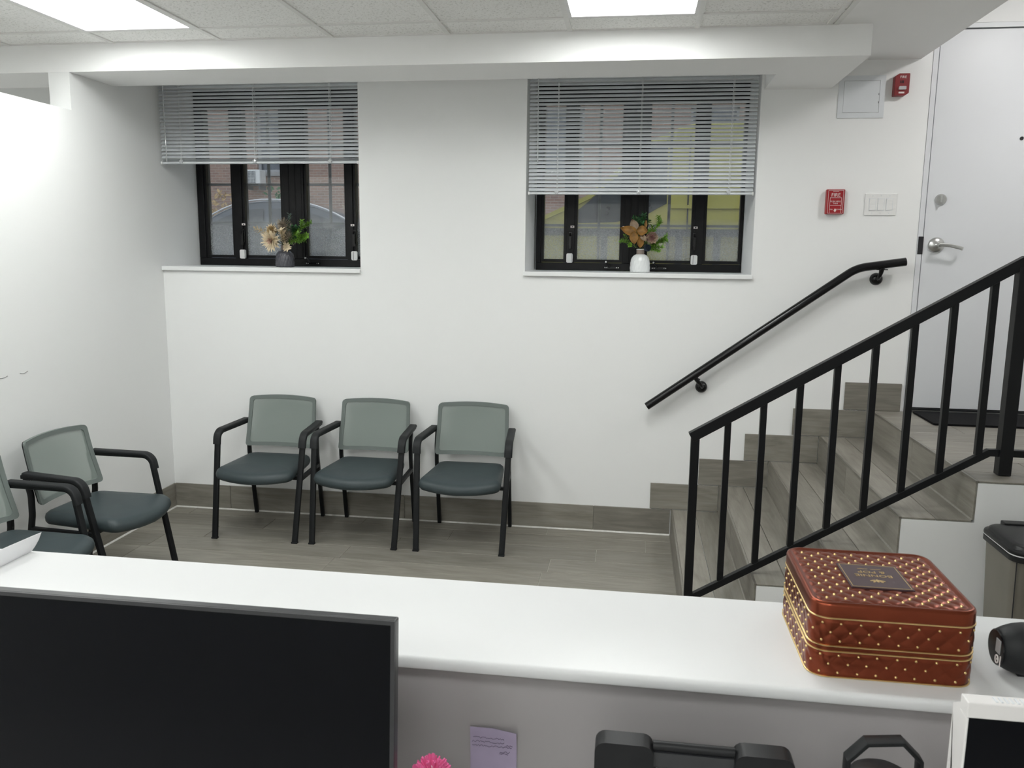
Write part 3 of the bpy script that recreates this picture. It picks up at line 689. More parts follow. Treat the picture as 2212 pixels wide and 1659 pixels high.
# balustrade on the open side of the stairs
yr = 3.665
t = thing('stair_railing', (0.9, yr, RISE), 'black square-bar stair railing with upright balusters', 'railing')
SL = 0.6075
def ztop(x): return 0.978+(x-0.275)*SL        # upper edge of the top rail
def zlow(x): return 0.305+(x-0.444)*0.6123    # upper edge of the low rail
XP = 1.5715
part('top_rail', MB().sweep([(0.2755, yr, ztop(0.2755)-0.026), (XP, yr, ztop(XP)-0.026), (XRIGHT-0.05, yr, ztop(XP)-0.026)], rectp(0.042, 0.044), (0, 1, 0)), 'blackmetal', t, None, 0.002)
part('post', MB().box(0.2755, 0.3125, yr-0.0185, yr+0.0185, RISE+0.002, 0.955), 'blackmetal', t, None, 0.002)
part('post', MB().box(XP-0.0255, XP+0.0255, yr-0.0255, yr+0.0255, ZL+0.002, 1.715), 'blackmetal', t, None, 0.002)
part('bottom_rail', MB().sweep([(0.3125, yr, zlow(0.3125)-0.016), (1.508, yr, zlow(1.508)-0.016), (XRIGHT-0.05, yr, zlow(1.508)-0.016)], rectp(0.030, 0.029), (0, 1, 0)), 'blackmetal', t, None, 0.0015)
for k in range(8):
    x = 0.432+0.1478*k
    part('baluster', MB().box(x-0.0135, x+0.0135, yr-0.0135, yr+0.0135, zlow(x)-0.003, ztop(x)-0.045), 'blackmetal', t, None, 0.0015)
for k in range(5):
    x = XP+0.17+0.1478*k
    part('baluster', MB().box(x-0.0135, x+0.0135, yr-0.0135, yr+0.0135, zlow(1.508)-0.003, ztop(XP)-0.045), 'blackmetal', t, None, 0.0015)

# short curved grey lines on the partition
for yy0, yy1, zz, sag in ((3.745, 3.80, 1.117, 0.006), (3.60, 3.66, 1.112, 0.004)):
    mb = MB(); pts = [(XL+0.0008, yy0+(yy1-yy0)*k/8, zz-sag*math.sin(PI*k/8)+0.004*k/8) for k in range(9)]
    mb.tube(pts, 0.0013, 5)
    solo('wall_mark', mb, 'markline', 'short grey curved mark on the partition wall, ' + ('nearer the corner' if yy0 > 3.7 else 'further from the corner'), 'scuff mark', 'marks on the partition')

# ------------------------------------------------------------------ chairs
def back_y(u, v):     # the back rest leans back and is hollow side to side
    return 0.165+0.075*max(0.0, v)**1.3-0.034*u*u+0.012*math.sin(PI*v)
def make_chair():
    t = thing('guest_chair', (0, 0, 0), None, None)
    for s in (-1, 1):
        x = 0.276*s
        pth = fillet([(0.256*s, -0.272, 0.001), (x, -0.140, 0.633), (0.246*s, 0.205, 0.640)], [0.055], 7)
        leg = part('front_leg', MB().sweep(pth, rectp(0.034, 0.020, 0.004), (1, 0, 0)), 'chairframe', t, 40, local=True)
        pad = fillet([(x-0.002*s, -0.1625, 0.563), (x, -0.146, 0.644), (0.248*s, 0.190, 0.653)], [0.062], 8)
        part('arm_pad', MB().sweep(pad, rrect(-0.0235, 0.0235, -0.011, 0.011, 0.008, 3), (1, 0, 0)), 'armpad', t, 40, local=True)
        xr = 0.232*s
        rl = fillet([(xr, 0.255, 0.001), (xr, 0.182, 0.44), (xr, 0.180, 0.54), (xr, 0.205, 0.648)], [0.15, 0.12], 5)
        part('rear_leg', MB().sweep(rl, rectp(0.022, 0.026, 0.004), (1, 0, 0)), 'chairframe', t, 40, local=True)
        part('side_rail', MB().sweep([(0.264*s, -0.192, 0.372), (0.234*s, 0.185, 0.368)], rectp(0.022, 0.022), (0, 0, 1)), 'chairframe', t, None, local=True)
        part('foot_cap', MB().box(0.256*s-0.018, 0.256*s+0.018, -0.284, -0.261, 0.0, 0.010), 'armpad', leg, None, local=True)
    part('cross_bar', MB().box(-0.255, 0.255, -0.17, -0.14, 0.364, 0.380), 'chairframe', t, None, local=True)
    # seat cushion
    ol = fillet([(0, -0.335, 0), (0.13, -0.324, 0), (0.246, -0.272, 0), (0.205, 0.165, 0), (-0.205, 0.165, 0), (-0.246, -0.272, 0), (-0.13, -0.324, 0), (0, -0.335, 0)],
                [0.5, 0.055, 0.06, 0.06, 0.055, 0.5], 5)[:-1]
    prof = [(0.30, 0.448), (0.62, 0.449), (0.84, 0.447), (0.93, 0.442), (0.98, 0.430), (1.0, 0.412), (0.995, 0.396), (0.97, 0.383), (0.86, 0.379)]
    rings = []
    for sc, z in prof:
        ring = []
        for p in ol:
            x, y = p.x*sc, -0.085+(p.y+0.085)*sc
            q = max(0.0, (-y-0.08)/0.22)
            ring.append((x, y, z-0.020*q*q*(1 if z > 0.40 else 0.7)+0.006*(abs(x)/0.24)**2))
        rings.append(ring)
    part('seat', MB().loops(rings), 'seat', t, 60, local=True)
    # back rest: rim and stretched mesh, both follow back_y
    def bent(inset, off, cnt=None):
        base = []
        rr = rrect(-0.231+inset, 0.231-inset, 0.490+inset, 0.803-inset, 0.019, 5)
        for i in range(len(rr)):
            a, b = rr[i], rr[(i+1) % len(rr)]; n = 8 if i % 6 == 5 else 1
            for k in range(n): base.append((a[0]+(b[0]-a[0])*k/n, a[1]+(b[1]-a[1])*k/n))
        res = []
        for x, z in base:
            v = (z-0.49)/0.313; res.append((x*(1-0.035*v), back_y(x/0.231, v)+off, z+0.010*(1-(x/0.231)**2)*v))
        return res
    A, B, C, D = bent(0, -0.007), bent(0.022, -0.006), bent(0.022, 0.004), bent(0.0, 0.008)
    bk = part('backrest', MB().loops([A, B, C, D], wrap=True), 'meshframe', t, 50, local=True)
    rings = []
    for k in range(8):
        f = 1-k/8; ring = []
        for p in bent(0.021, -0.002):
            x = p[0]*f; z = 0.6465+(p[2]-0.6465)*f; v = (z-0.49)/0.313
            ring.append((x, back_y(x/0.231, v)-0.002, z))
        rings.append(ring)
    part('mesh_panel', MB().loops(rings, True, False, True), 'mesh', bk, 60, local=True)
    sp = MB()
    sp.loops([bent(0.001, 0.0075), bent(0.003, 0.016), bent(0.016, 0.018), bent(0.018, 0.0085)], wrap=True)
    part('back_frame', sp, 'chairframe', t, 50, local=True)
    return t
chair = make_chair()
spots = [(-2.226, 4.815, 0.0, 'grey mesh guest chair at the left end of the row below the windows'),
         (-1.604, 4.818, -1.0, 'grey mesh guest chair in the middle of the row of three'),
         (-0.966, 4.820, 0.5, 'grey mesh guest chair of the row standing nearest the stairs'),
         (-2.715, 3.785, 88.0, 'grey mesh guest chair angled in the corner, wholly in view'),
         (-2.715, 3.14, 86.0, 'grey mesh guest chair at the picture edge, cut off by it')]
for i, (x, y, a, lab) in enumerate(spots):
    o = chair if i == 0 else copy_tree(chair)
    o.location = (x, y, 0); o.rotation_euler = (0, 0, math.radians(a))
    tag(o, lab, 'chair', 'grey guest chairs in the waiting room')

# ------------------------------------------------------------------ reception counter
ct = thing('reception_counter', (-0.2, 1.45, 0), 'white reception counter with a raised ledge in the foreground', 'counter')
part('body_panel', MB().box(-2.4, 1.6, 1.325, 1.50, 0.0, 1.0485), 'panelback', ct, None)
pr = [(1.632, 1.049), (1.632, 1.067), (1.629, 1.070)]+[(1.296-0.008*math.sin(PI/2*k/5), 1.062+0.008*math.cos(PI/2*k/5)) for k in range(6)]+[(1.288, 1.051), (1.290, 1.049)]
part('ledge', MB().prism(pr, 'X', -2.42, 1.62), 'counter', ct, 50)
dk = thing('reception_desk', (-0.2, 0.9, 0), 'grey desk below the reception counter ledge', 'desk')
part('worktop', MB().box(-2.3, 1.5, 0.42, 1.324, 0.705, 0.74), 'desk', dk, None, 0.003)
for x in (-2.28, -0.9, 1.46): part('desk_leg', MB().box(x, x+0.02, 0.46, 1.32, 0, 0.705), 'desk', dk, None)

# dark monitor
t = thing('monitor', (-0.62, 1.06, 0.741), 'large black computer monitor, switched off, at the lower left', 'monitor')
def tilt(yc, zc, ang, yaw=0.0, xc=0.0):
    c, s = math.cos(ang), math.sin(ang); cy, sy = math.cos(yaw), math.sin(yaw)
    def f(u, v, w_):      # u right, v up in the screen plane, w towards the viewer
        y = -w_*c - v*(-s); z = v*c + w_*(-s)*-1*0 + w_*s
        x2 = u*cy - y*sy; y2 = u*sy + y*cy
        return (xc+x2, yc+y2, zc+z)
    return f
def tbox(mbx, f, u0, u1, v0, v1, w0, w1):
    vs = [f(u, v, w_) for u in (u0, u1) for v in (v0, v1) for w_ in (w0, w1)]
    return mbx.add(vs, [(0, 1, 3, 2), (4, 6, 7, 5), (0, 4, 5, 1), (2, 3, 7, 6), (0, 2, 6, 4), (1, 5, 7, 3)])
f = tilt(1.048, 1.2495, math.radians(4), 0.0, -0.3115)
part('housing', tbox(tbox(MB(), f, -0.712, 0, -0.362, 0, -0.020, -0.002), f, -0.46, -0.15, -0.30, -0.06, -0.045, -0.020), 'bezel', t, None, 0.002)
bz = MB()
for a in ((-0.712, 0, -0.006, 0), (-0.712, 0, -0.362, -0.345), (-0.712, -0.705, -0.345, -0.006), (-0.006, 0, -0.345, -0.006)): tbox(bz, f, *a, -0.002, 0.001)
part('bezel', bz, 'bezel', t, None)
part('screen', tbox(MB(), f, -0.705, -0.006, -0.345, -0.006, -0.002, -0.0005), 'screen', t, None)
part('stand', MB().box(-0.65, -0.58, 1.10, 1.125, 0.755, 1.12).box(-0.74, -0.49, 1.0, 1.2, 0.741, 0.756), 'bezel', t, None, 0.003)

# white framed display, right foreground
t = thing('white_display', (0.62, 1.06, 0.741), 'white-framed display with a black screen at the lower right corner', 'display')
wx0, wx1, wy, wz = 0.440, 0.80, 1.05, 1.1985
fr = MB()
for a in ((wx0, wx1, wz-0.021, wz), (wx0, wx1, 0.93, 0.955), (wx0, wx0+0.003, 0.955, wz-0.021), (wx1-0.0115, wx1, 0.955, wz-0.024)): fr.box(a[0], a[1], wy, wy+0.024, a[2], a[3])
part('frame', fr, 'whiteframe', t, None, 0.002)
part('screen', MB().box(wx0+0.003, wx1-0.0115, wy+0.001, wy+0.008, 0.955, wz-0.021), 'screen', t, None)
part('back_cover', MB().prism([(wy+0.012, 0.935), (wy+0.055, 0.97), (wy+0.055, wz-0.03), (wy+0.0245, wz-0.012), (wy+0.0245, 0.935)], 'X', wx0+0.004, wx1-0.004), 'whiteframe', t, None)
vt = MB()
for k in range(26): vt.box(wx0+0.035+0.0065*k, wx0+0.038+0.0065*k, wy+0.006, wy+0.018, wz-0.001, wz+0.0012)
part('vent', vt, 'panelgrey', t, None)
part('stand', MB().box(0.58, 0.66, wy+0.05, wy+0.07, 0.755, 1.05).box(0.52, 0.72, wy-0.04, wy+0.12, 0.741, 0.756), 'whiteframe', t, None, 0.003)

# black document scanner
t = thing('document_scanner', (0.11, 1.17, 0.741), 'black document scanner with notched cover standing below the ledge', 'scanner')
sy = 1.150; szt = 1.032
ol = rrect(-0.034, 0.258, 0.775, szt, 0.020, 5)
def notch(pts): return pts
part('body', MB().prism(rrect(-0.034, 0.054, 0.775, szt, 0.016, 4), 'Y', sy, sy+0.035).prism(rrect(0.172, 0.258, 0.775, szt, 0.016, 4), 'Y', sy, sy+0.035).box(0.045, 0.18, sy+0.012, sy+0.035, 0.775, szt-0.036), 'darkgrey', t, 40)
part('feed_guide', MB().tube([(0.053, sy+0.018, szt-0.008), (0.173, sy+0.018, szt-0.008)], 0.008, 14), 'darkgrey', t, 40)
part('cover', MB().box(0.054, 0.172, sy+0.008, sy+0.014, szt-0.036, szt-0.013), 'bezel', t, None)
for cx_ in (0.066, 0.165): part('clip', MB().prism([(cx_-0.008, szt-0.040), (cx_+0.008, szt-0.040), (cx_+0.005, szt-0.048), (cx_-0.004, szt-0.048)], 'Y', sy+0.004, sy+0.012), 'cap', t, None)
part('base', MB().box(-0.03, 0.254, 1.10, 1.29, 0.741, 0.80), 'darkgrey', t, None, 0.008)

# black carrier with an angular handle
t = thing('handled_caddy', (0.378, 1.17, 0.741), 'round black container with an angular flat carrying handle', 'container')
hc, hy = 0.379, 1.155
part('body', MB().lathe([(0.046, 0.741), (0.048, 0.76), (0.048, 1.000), (0.044, 1.017), (0.030, 1.026), (0.0, 1.029)], 32, (hc, hy, 0)), 'darkgrey', t, 40)
hp = [(hc-0.050, hy, 0.98), (hc-0.050, hy, 1.042), (hc-0.026, hy, 1.070), (hc+0.022, hy, 1.076), (hc+0.048, hy, 1.050), (hc+0.050, hy, 0.98)]
part('handle', MB().sweep(hp, rectp(0.024, 0.006, 0.002), (0, 1, 0)), 'chairframe', t, 30)

# lilac note stuck on the panel
t = thing('paper_note', (-0.217, 1.322, 0.845), 'lilac handwritten paper note stuck under the ledge', 'note')
rings = []
for k in range(9):
    v = k/8; z = 0.845+0.088*v; rings.append([(-0.258, 1.3225-0.0095*max(0, v-0.55)**1.2, z-0.001*v), (-0.217, 1.3225-0.012*max(0, v-0.55)**1.2, z), (-0.175, 1.3225-0.020*max(0, v-0.45)**1.2, z-0.003*v)])
back = [[(p[0], p[1]+0.0006, p[2]) for p in r] for r in rings]
mb = MB(); mb.loops([r+list(reversed(b)) for r, b in zip(rings, back)])
part('sheet', mb, 'note', t, 60)
mb = MB(); rr = random.Random(5)
for z, a, b in ((0.9150, -0.252, -0.196), (0.9060, -0.254, -0.196), (0.8975, -0.254, -0.182), (0.9010, -0.193, -0.181), (0.8870, -0.205, -0.186), (0.8835, -0.206, -0.190)):
    x = a; pts = []
    while x < b:
        pts.append((x, 1.3225-0.020*max(0, (z-0.845)/0.088-0.45)**1.2-0.0009, z+rr.uniform(-0.0017, 0.0017))); x += 0.0022
    mb.tube(pts, 0.00045, 4)
part('handwriting', mb, 'ink', t, None, kind='stuff')

# pink pompom pen in a cup
t = thing('pompom_pen', (-0.292, 1.17, 0.76), 'pen topped with a fluffy hot pink pompom beside the dark monitor', 'pen')
part('barrel', MB().tube([(-0.292, 1.17, 0.775), (-0.292, 1.17, 0.95)], 0.004, 8), 'whiteplastic', t)
mb = MB(); rr = random.Random(9)
for k in range(420):
    d = Vector((rr.gauss(0, 1), rr.gauss(0, 1), rr.gauss(0, 1))).normalized(); c = Vector((-0.290, 1.17, 0.930))
    e = c+d*rr.uniform(0.029, 0.037); s = d.orthogonal().normalized()*0.0035; s2 = d.cross(s)
    mb.add([c+s, c-s*0.5+s2*0.9, c-s*0.5-s2*0.9, e+s*0.5, e-s*0.25+s2*0.45, e-s*0.25-s2*0.45], [(0, 3, 4, 1), (1, 4, 5, 2), (2, 5, 3, 0), (3, 5, 4)])
part('pompom', mb, 'pink', t, None, kind='stuff')
solo('pen_cup', MB().lathe([(0.0, 0.746), (0.030, 0.746), (0.031, 0.85), (0.034, 0.85), (0.034, 0.741), (0.0, 0.741)], 24, (-0.292, 1.17, 0), cap=False), 'darkgrey', 'small dark cup holding the pink pompom pen', 'cup')

# curled white leaflet on the ledge, left edge
mb = MB(); A = []
for k in range(13):
    y = 1.44+0.185*k/12; lean = 0.010*(k/12)**2
    A.append([(-1.337+0.001*k/12, y, 1.0708), (-1.337+0.004+lean*0.3, y+0.006*(k/12), 1.082), (-1.337+0.006+lean*0.6, y+0.012*(k/12), 1.095), (-1.337+0.004+lean, y+0.020*(k/12), 1.110)])
Bk = [[(p[0]-0.0008, p[1], p[2]) for p in r] for r in A]
mb.loops([a+list(reversed(b)) for a, b in zip(A, Bk)]); mb.box(-1.55, -1.337, 1.44, 1.625, 1.0702, 1.0709)
solo('leaflet', mb, 'paper', 'folded white leaflet curling up at the left end of the ledge', 'leaflet', smooth=60)

# ------------------------------------------------------------------ quilted gift tin
t = thing('gift_tin', (0.4375, 1.465, 1.0705), 'copper quilted square gift tin with gold studs on the ledge', 'tin')
tx0, tx1, ty0, ty1, tr = 0.3085, 0.5665, 1.336, 1.600, 0.030
def quilt(a, b, p):      # diagonal quilting, 1 at pad centres, 0 on the seams
    u, v = (a+b)/p, (a-b)/p
    return abs(math.sin(PI*u)*math.sin(PI*v))**0.5
def tier(z0, z1, name):
    rr_ = rrect(tx0, tx1, ty0, ty1, tr, 6); per = []; L = 0; dl = []
    for i in range(len(rr_)):
        a, b = Vector(rr_[i]), Vector(rr_[(i+1) % len(rr_)]); n = max(1, int((b-a).length/0.0022))
        for k in range(n):
            p = a+(b-a)*k/n; per.append((p.x, p.y, L+(b-a).length*k/n))
        L += (b-a).length
    n = 24; rings = []
    cx_, cy_ = (tx0+tx1)/2, (ty0+ty1)/2
    for j in range(n+1):
        v = j/n; z = z0+(z1-z0)*v; ring = []
        fade = min(1, 8*v, 8*(1-v))
        for x, y, s in per:
            q = quilt(s, z-z0-0.008, PITCH)*0.0020*fade
            nx, ny = (x-cx_), (y-cy_)
            ix, iy = min(max(x, tx0+tr), tx1-tr), min(max(y, ty0+tr), ty1-tr)
            d = Vector((x-ix, y-iy)); d = d.normalized() if d.length > 1e-6 else Vector((0, -1))
            if tx0+tr <= x <= tx1-tr: d = Vector((0, -1 if y < cy_ else 1))
            if ty0+tr <= y <= ty1-tr: d = Vector((-1 if x < cx_ else 1, 0))
            ring.append((x+d.x*q, y+d.y*q, z))
        rings.append(ring)
    b = part(name, MB().loops(rings), 'copper', t, 60)
    st_ = MB(); per_L = L
    k = 0
    rows = int((z1-z0)/(PITCH/2))+1
    for r_ in range(1, rows+1):
        z = z0+PITCH/2*(r_-1)+0.008
        if z > z1-0.004: continue
        s = (0.0 if r_ % 2 else PITCH/2)
        while s < L-PITCH*0.6:
            i = min(range(len(per)), key=lambda q_: abs(per[q_][2]-s)); x, y = per[i][0], per[i][1]
            ix, iy = min(max(x, tx0+tr), tx1-tr), min(max(y, ty0+tr), ty1-tr)
            d = Vector((x-ix, y-iy, 0)).normalized() if (Vector((x-ix, y-iy)).length > 1e-6) else Vector((0, -1, 0))
            stud(st_, Vector((x, y, z)), d, 0.0025); s += PITCH
    part('gold_studs', st_, 'gold', b, 60, kind='stuff')
    return b
PITCH = 0.0300
def stud(mbx, c, d, r):
    a = d.orthogonal().normalized(); b = d.cross(a); n = 8
    mbx.loops([[c-d*0.0005+(a*math.cos(2*PI*k/n)+b*math.sin(2*PI*k/n))*r for k in range(n)],
               [c+d*0.0017+(a*math.cos(2*PI*k/n)+b*math.sin(2*PI*k/n))*r*0.8 for k in range(n)],
               [c+d*0.0026+(a*math.cos(2*PI*k/n)+b*math.sin(2*PI*k/n))*r*0.35 for k in range(n)]])
tier(1.0715, 1.1155, 'lower_tier'); tier(1.1265, 1.1725, 'upper_tier')
def band(z0, z1, off, mt, name):
    part(name, MB().loops([[(x, y, z) for x, y in rrect(tx0-o_, tx1+o_, ty0-o_, ty1+o_, tr+o_, 8)] for o_, z in ((off-0.001, z0), (off, z0+0.0006), (off, z1-0.0006), (off-0.001, z1))]), mt, t, 40)
band(1.0706, 1.0732, 0.0022, 'gold', 'gold_rim'); band(1.1150, 1.1178, 0.0024, 'gold', 'gold_rim')
band(1.1178, 1.1242, 0.0006, 'copper', 'copper_band'); band(1.1242, 1.1268, 0.0024, 'gold', 'gold_rim')
band(1.1722, 1.1752, 0.0026, 'gold', 'gold_rim')
# lid with rolled edge and quilted top
R_ = []
for o_, z in ((0.0012, 1.1752), (0.0012, 1.1935), (0.0, 1.1972), (-0.0035, 1.1992), (-0.0075, 1.1988), (-0.0105, 1.1968)):
    R_.append([(x, y, z) for x, y in rrect(tx0-o_, tx1+o_, ty0-o_, ty1+o_, max(0.012, tr+o_), 8)])
lid = part('lid', MB().loops(R_), 'copper', t, 50)
n = 110; mb = MB(); ins = 0.0105; vs = []; fs = []; idx = {}
lx0, lx1, ly0, ly1 = tx0+ins, tx1-ins, ty0+ins, ty1-ins; lr = 0.020
def inside(x, y):
    ix, iy = min(max(x, lx0+lr), lx1-lr), min(max(y, ly0+lr), ly1-lr)
    return math.hypot(x-ix, y-iy) <= lr+1e-6
for i in range(n+1):
    for j in range(n+1):
        x, y = lx0+(lx1-lx0)*i/n, ly0+(ly1-ly0)*j/n
        e = min(x-lx0, lx1-x, y-ly0, ly1-y); fade = min(1, e/0.006)
        idx[i, j] = len(vs); vs.append((x, y, 1.1966+0.0019*fade*quilt(x-tx0-0.012, y-ty0-0.012, PITCH)))
for i in range(n):
    for j in range(n):
        x, y = vs[idx[i, j]][:2]
        if inside(x+0.001, y+0.001): fs.append((idx[i, j], idx[i+1, j], idx[i+1, j+1], idx[i, j+1]))
mb.add(vs, fs)
q = part('quilted_top', mb, 'copper', lid, 60)
# label plate
ax0, ax1, ay0, ay1 = 0.386, 0.489, 1.411, 1.521
st_ = MB(); k = 0
for a in range(-1, 24):
    for b in range(-1, 24):
        if (a+b) % 2: continue
        x, y = tx0+0.012+a*PITCH/2, ty0+0.012+b*PITCH/2
        if not (lx0+0.004 < x < lx1-0.004 and ly0+0.004 < y < ly1-0.004) or not inside(x, y): continue
        if ax0-0.004 < x < ax1+0.004 and ay0-0.004 < y < ay1+0.004: continue
        stud(st_, Vector((x, y, 1.1970)), Vector((0, 0, 1)), 0.0028)
part('gold_studs', st_, 'gold', lid, 60, kind='stuff')
pl = part('label_plate', MB().box(ax0, ax1, ay0, ay1, 1.1965, 1.2000), 'plum', lid, None)
gb = MB(); o_ = 0.003
for bx in ((ax0+o_, ax1-o_, ay0+o_, ay0+o_+0.0012), (ax0+o_, ax1-o_, ay1-o_-0.0012, ay1-o_), (ax0+o_, ax0+o_+0.0012, ay0+o_, ay1-o_), (ax1-o_-0.0012, ax1-o_, ay0+o_, ay1-o_)): gb.box(*bx, 1.1999, 1.2003)
part('gold_border', gb, 'gold', pl, None)
ccx = (ax0+ax1)/2
def lidtext(cy): return lambda u, v, w_: (ccx-u, cy-v, 1.2000+w_)
part('lettering', text_mb('BONNIE', 0.0150, lidtext(1.468), 0.0004, sx=1.15), 'gold', pl, None)
part('lettering', text_mb('& POP', 0.0150, lidtext(1.485), 0.0004, sx=1.15), 'gold', pl, None)
part('small_print', MB().box(ccx-0.020, ccx-0.003, 1.4985, 1.5, 1.2000, 1.2003).box(ccx+0.002, ccx+0.020, 1.4985, 1.5, 1.2000, 1.2003), 'gold', pl, None)
bee = MB()
for (u, v, a, la, lb) in ((0, 0, 0, 0.0028, 0.0065), (0.0075, -0.001, 1.1, 0.0022, 0.0060), (-0.0075, -0.001, -1.1, 0.0022, 0.0060), (0.006, 0.004, 0.6, 0.0018, 0.0042), (-0.006, 0.004, -0.6, 0.0018, 0.0042)):
    pts = []
    for k in range(12):
        e = 2*PI*k/12; p, q_ = la*math.cos(e), lb*math.sin(e)
        pts.append((ccx-(u+p*math.cos(a)+q_*math.sin(a)), 1.444-(v-p*math.sin(a)+q_*math.cos(a))))
    bee.prism(pts, 'Z', 1.2000, 1.2004)
part('bee_emblem', bee, 'gold', pl, None)

# black rounded speaker at the right end of the ledge
t = thing('portable_speaker', (0.72, 1.43, 1.0715), 'rounded black portable speaker lying on the ledge beside the tin', 'speaker')
sx, sy_, sz = 0.634, 1.402, 1.1145
prof = [(0.0, -0.012), (0.018, -0.013), (0.026, -0.0125), (0.031, -0.009), (0.0365, 0.002), (0.0405, 0.014), (0.0430, 0.030), (0.0440, 0.055), (0.0440, 0.150), (0.0405, 0.186), (0.031, 0.205), (0.0, 0.210)]
bd = part('body', MB().lathe(prof, 40, (sx, sy_, sz), 'X'), 'armpad', t, 50)
part('end_plate', MB().lathe([(0.0, -0.0142), (0.0285, -0.0142), (0.0300, -0.0125)], 32, (sx, sy_, sz), 'X'), 'blackgloss', bd, 40)
part('badge', MB().box(sx-0.0152, sx-0.0141, sy_-0.019, sy_-0.003, sz-0.005, sz+0.018), 'cap', bd, None)
rg = MB()
pts = [(sx-0.0150, sy_-0.011+0.0055*math.cos(2*PI*k/16), sz-0.016+0.0065*math.sin(2*PI*k/16)) for k in range(17)]
rg.tube(pts, 0.0012, 6); rg.box(sx-0.0152, sx-0.0142, sy_-0.0125, sy_-0.0095, sz-0.0175, sz-0.0145); rg.box(sx-0.0152, sx-0.0142, sy_-0.0235, sy_-0.0215, sz-0.024, sz-0.006)
part('emblem', rg, 'whiteprint', bd, 40)
part('foot', MB().box(sx+0.02, sx+0.16, sy_-0.012, sy_+0.012, 1.0705, sz-0.038), 'darkgrey', bd, None)

# ------------------------------------------------------------------ step bin
t = thing('pedal_bin', (1.59, 3.26, 0), 'taupe steel pedal bin with a black lid beside the stairs', 'bin')
cx0, cx1, cy0, cy1 = 1.418, 1.79, 3.125, 3.42
rings = []
for z, o_ in ((0.02, -0.030), (0.025, -0.026), (0.655, 0.0)):
    rings.append([(x, y, z) for x, y in rrect(cx0-o_, cx1+o_, cy0-o_, cy1+o_, 0.045, 6)])
part('body', MB().loops(rings), 'canbody', t, 30)
part('base_ring', MB().loops([[(x, y, z) for x, y in rrect(cx0+0.028, cx1-0.028, cy0+0.028, cy1-0.028, 0.045, 6)] for z in (0.001, 0.024)]), 'canlid', t, 40)
part('seam', MB().sweep([(cx0+0.0085, cy0+0.0085, 0.652), (cx0+0.034, cy0+0.034, 0.03)], rectp(0.003, 0.003), (1, -1, 0)), 'gap', t, None)
part('rim', MB().loops([[(x, y, z) for x, y in rrect(cx0-o_, cx1+o_, cy0-o_, cy1+o_, 0.050, 6)] for o_, z in ((0.002, 0.648), (0.010, 0.652), (0.010, 0.668), (0.004, 0.672))]), 'canlid', t, 40)
part('liner_edge', MB().loops([[(x, y, z) for x, y in rrect(cx0-o_, cx1+o_, cy0-o_, cy1+o_, 0.050, 6)] for o_, z in ((0.0085, 0.6725), (0.0095, 0.676), (0.007, 0.678))]), 'bagwhite', t, 40)
lid_r = [[(x, y, z) for x, y in rrect(cx0-o_, cx1+o_, cy0-o_, cy1+o_, 0.050+o_*0.5, 6)] for o_, z in ((0.011, 0.678), (0.012, 0.684), (0.010, 0.692), (0.0, 0.694), (-0.003, 0.704), (-0.010, 0.709), (-0.03, 0.710))]
lidb = part('lid', MB().loops(lid_r), 'canlid', t, 40)
part('hinge', MB().box(cx0+0.07, cx1-0.07, cy1-0.02, cy1+0.022, 0.690, 0.716), 'canlid', lidb, None, 0.004)
part('pedal', MB().box(1.56, 1.65, cy0-0.03, cy0+0.03, 0.012, 0.026), 'steel', t, None, 0.003)

# ------------------------------------------------------------------ vases and dried flowers
ZSILL = 1.6335
def vase(cx_, cy_, mt, label, neck_w):
    t = thing('vase', (cx_, cy_, ZSILL), label, 'vase', 'small vases on the window sills')
    n = 40; prof = [(0.054, 0.0), (0.060, 0.004), (0.0605, 0.02), (0.059, 0.05), (0.0565, 0.075), (0.050, 0.093), (0.040, 0.105), (0.026, 0.112)]
    rings = []
    m_ = 26
    for j in range(m_+1):
        h = 0.112*j/m_
        k = max(i for i in range(len(prof)) if prof[i][1] <= h+1e-9); k = min(k, len(prof)-2)
        f_ = (h-prof[k][1])/(prof[k+1][1]-prof[k][1]); r = prof[k][0]+(prof[k+1][0]-prof[k][0])*f_
        ring = []
        for i in range(96):
            a = 2*PI*i/96; d = 0.0030*abs(math.sin(a*9+h*55))*abs(math.sin(a*9-h*55))*min(1, (0.112-h)*20)
            ring.append((cx_+(r+d)*math.cos(a), cy_+(r+d)*math.sin(a), ZSILL+h))
        rings.append(ring)
    part('body', MB().loops(rings), mt, t, 60)
    w_ = neck_w
    part('neck', MB().lathe([(w_*0.80, 0.108), (w_, 0.113), (w_, 0.139), (w_*1.02, 0.143), (w_*0.84, 0.143), (w_*0.80, 0.112)], 32, (cx_, cy_, ZSILL), cap=False), 'vaseneck', t, 40)
    if mt == 'vasewhite': part('lip', MB().lathe([(w_*1.0, 0.1395), (w_*1.06, 0.141), (w_*1.06, 0.144), (w_*0.86, 0.1445)], 32, (cx_, cy_, ZSILL), cap=False), 'vasewhite', t, 40)
    return t
VL = Vector((-2.337, 5.30, ZSILL)); VR = Vector((0.036, 5.30, ZSILL))
vase(VL.x, VL.y, 'vasegrey', 'small charcoal ribbed vase on the sill of the corner window', 0.0235)
vase(VR.x, VR.y, 'vasewhite', 'small white quilted vase with a taupe neck on the right sill', 0.0245)
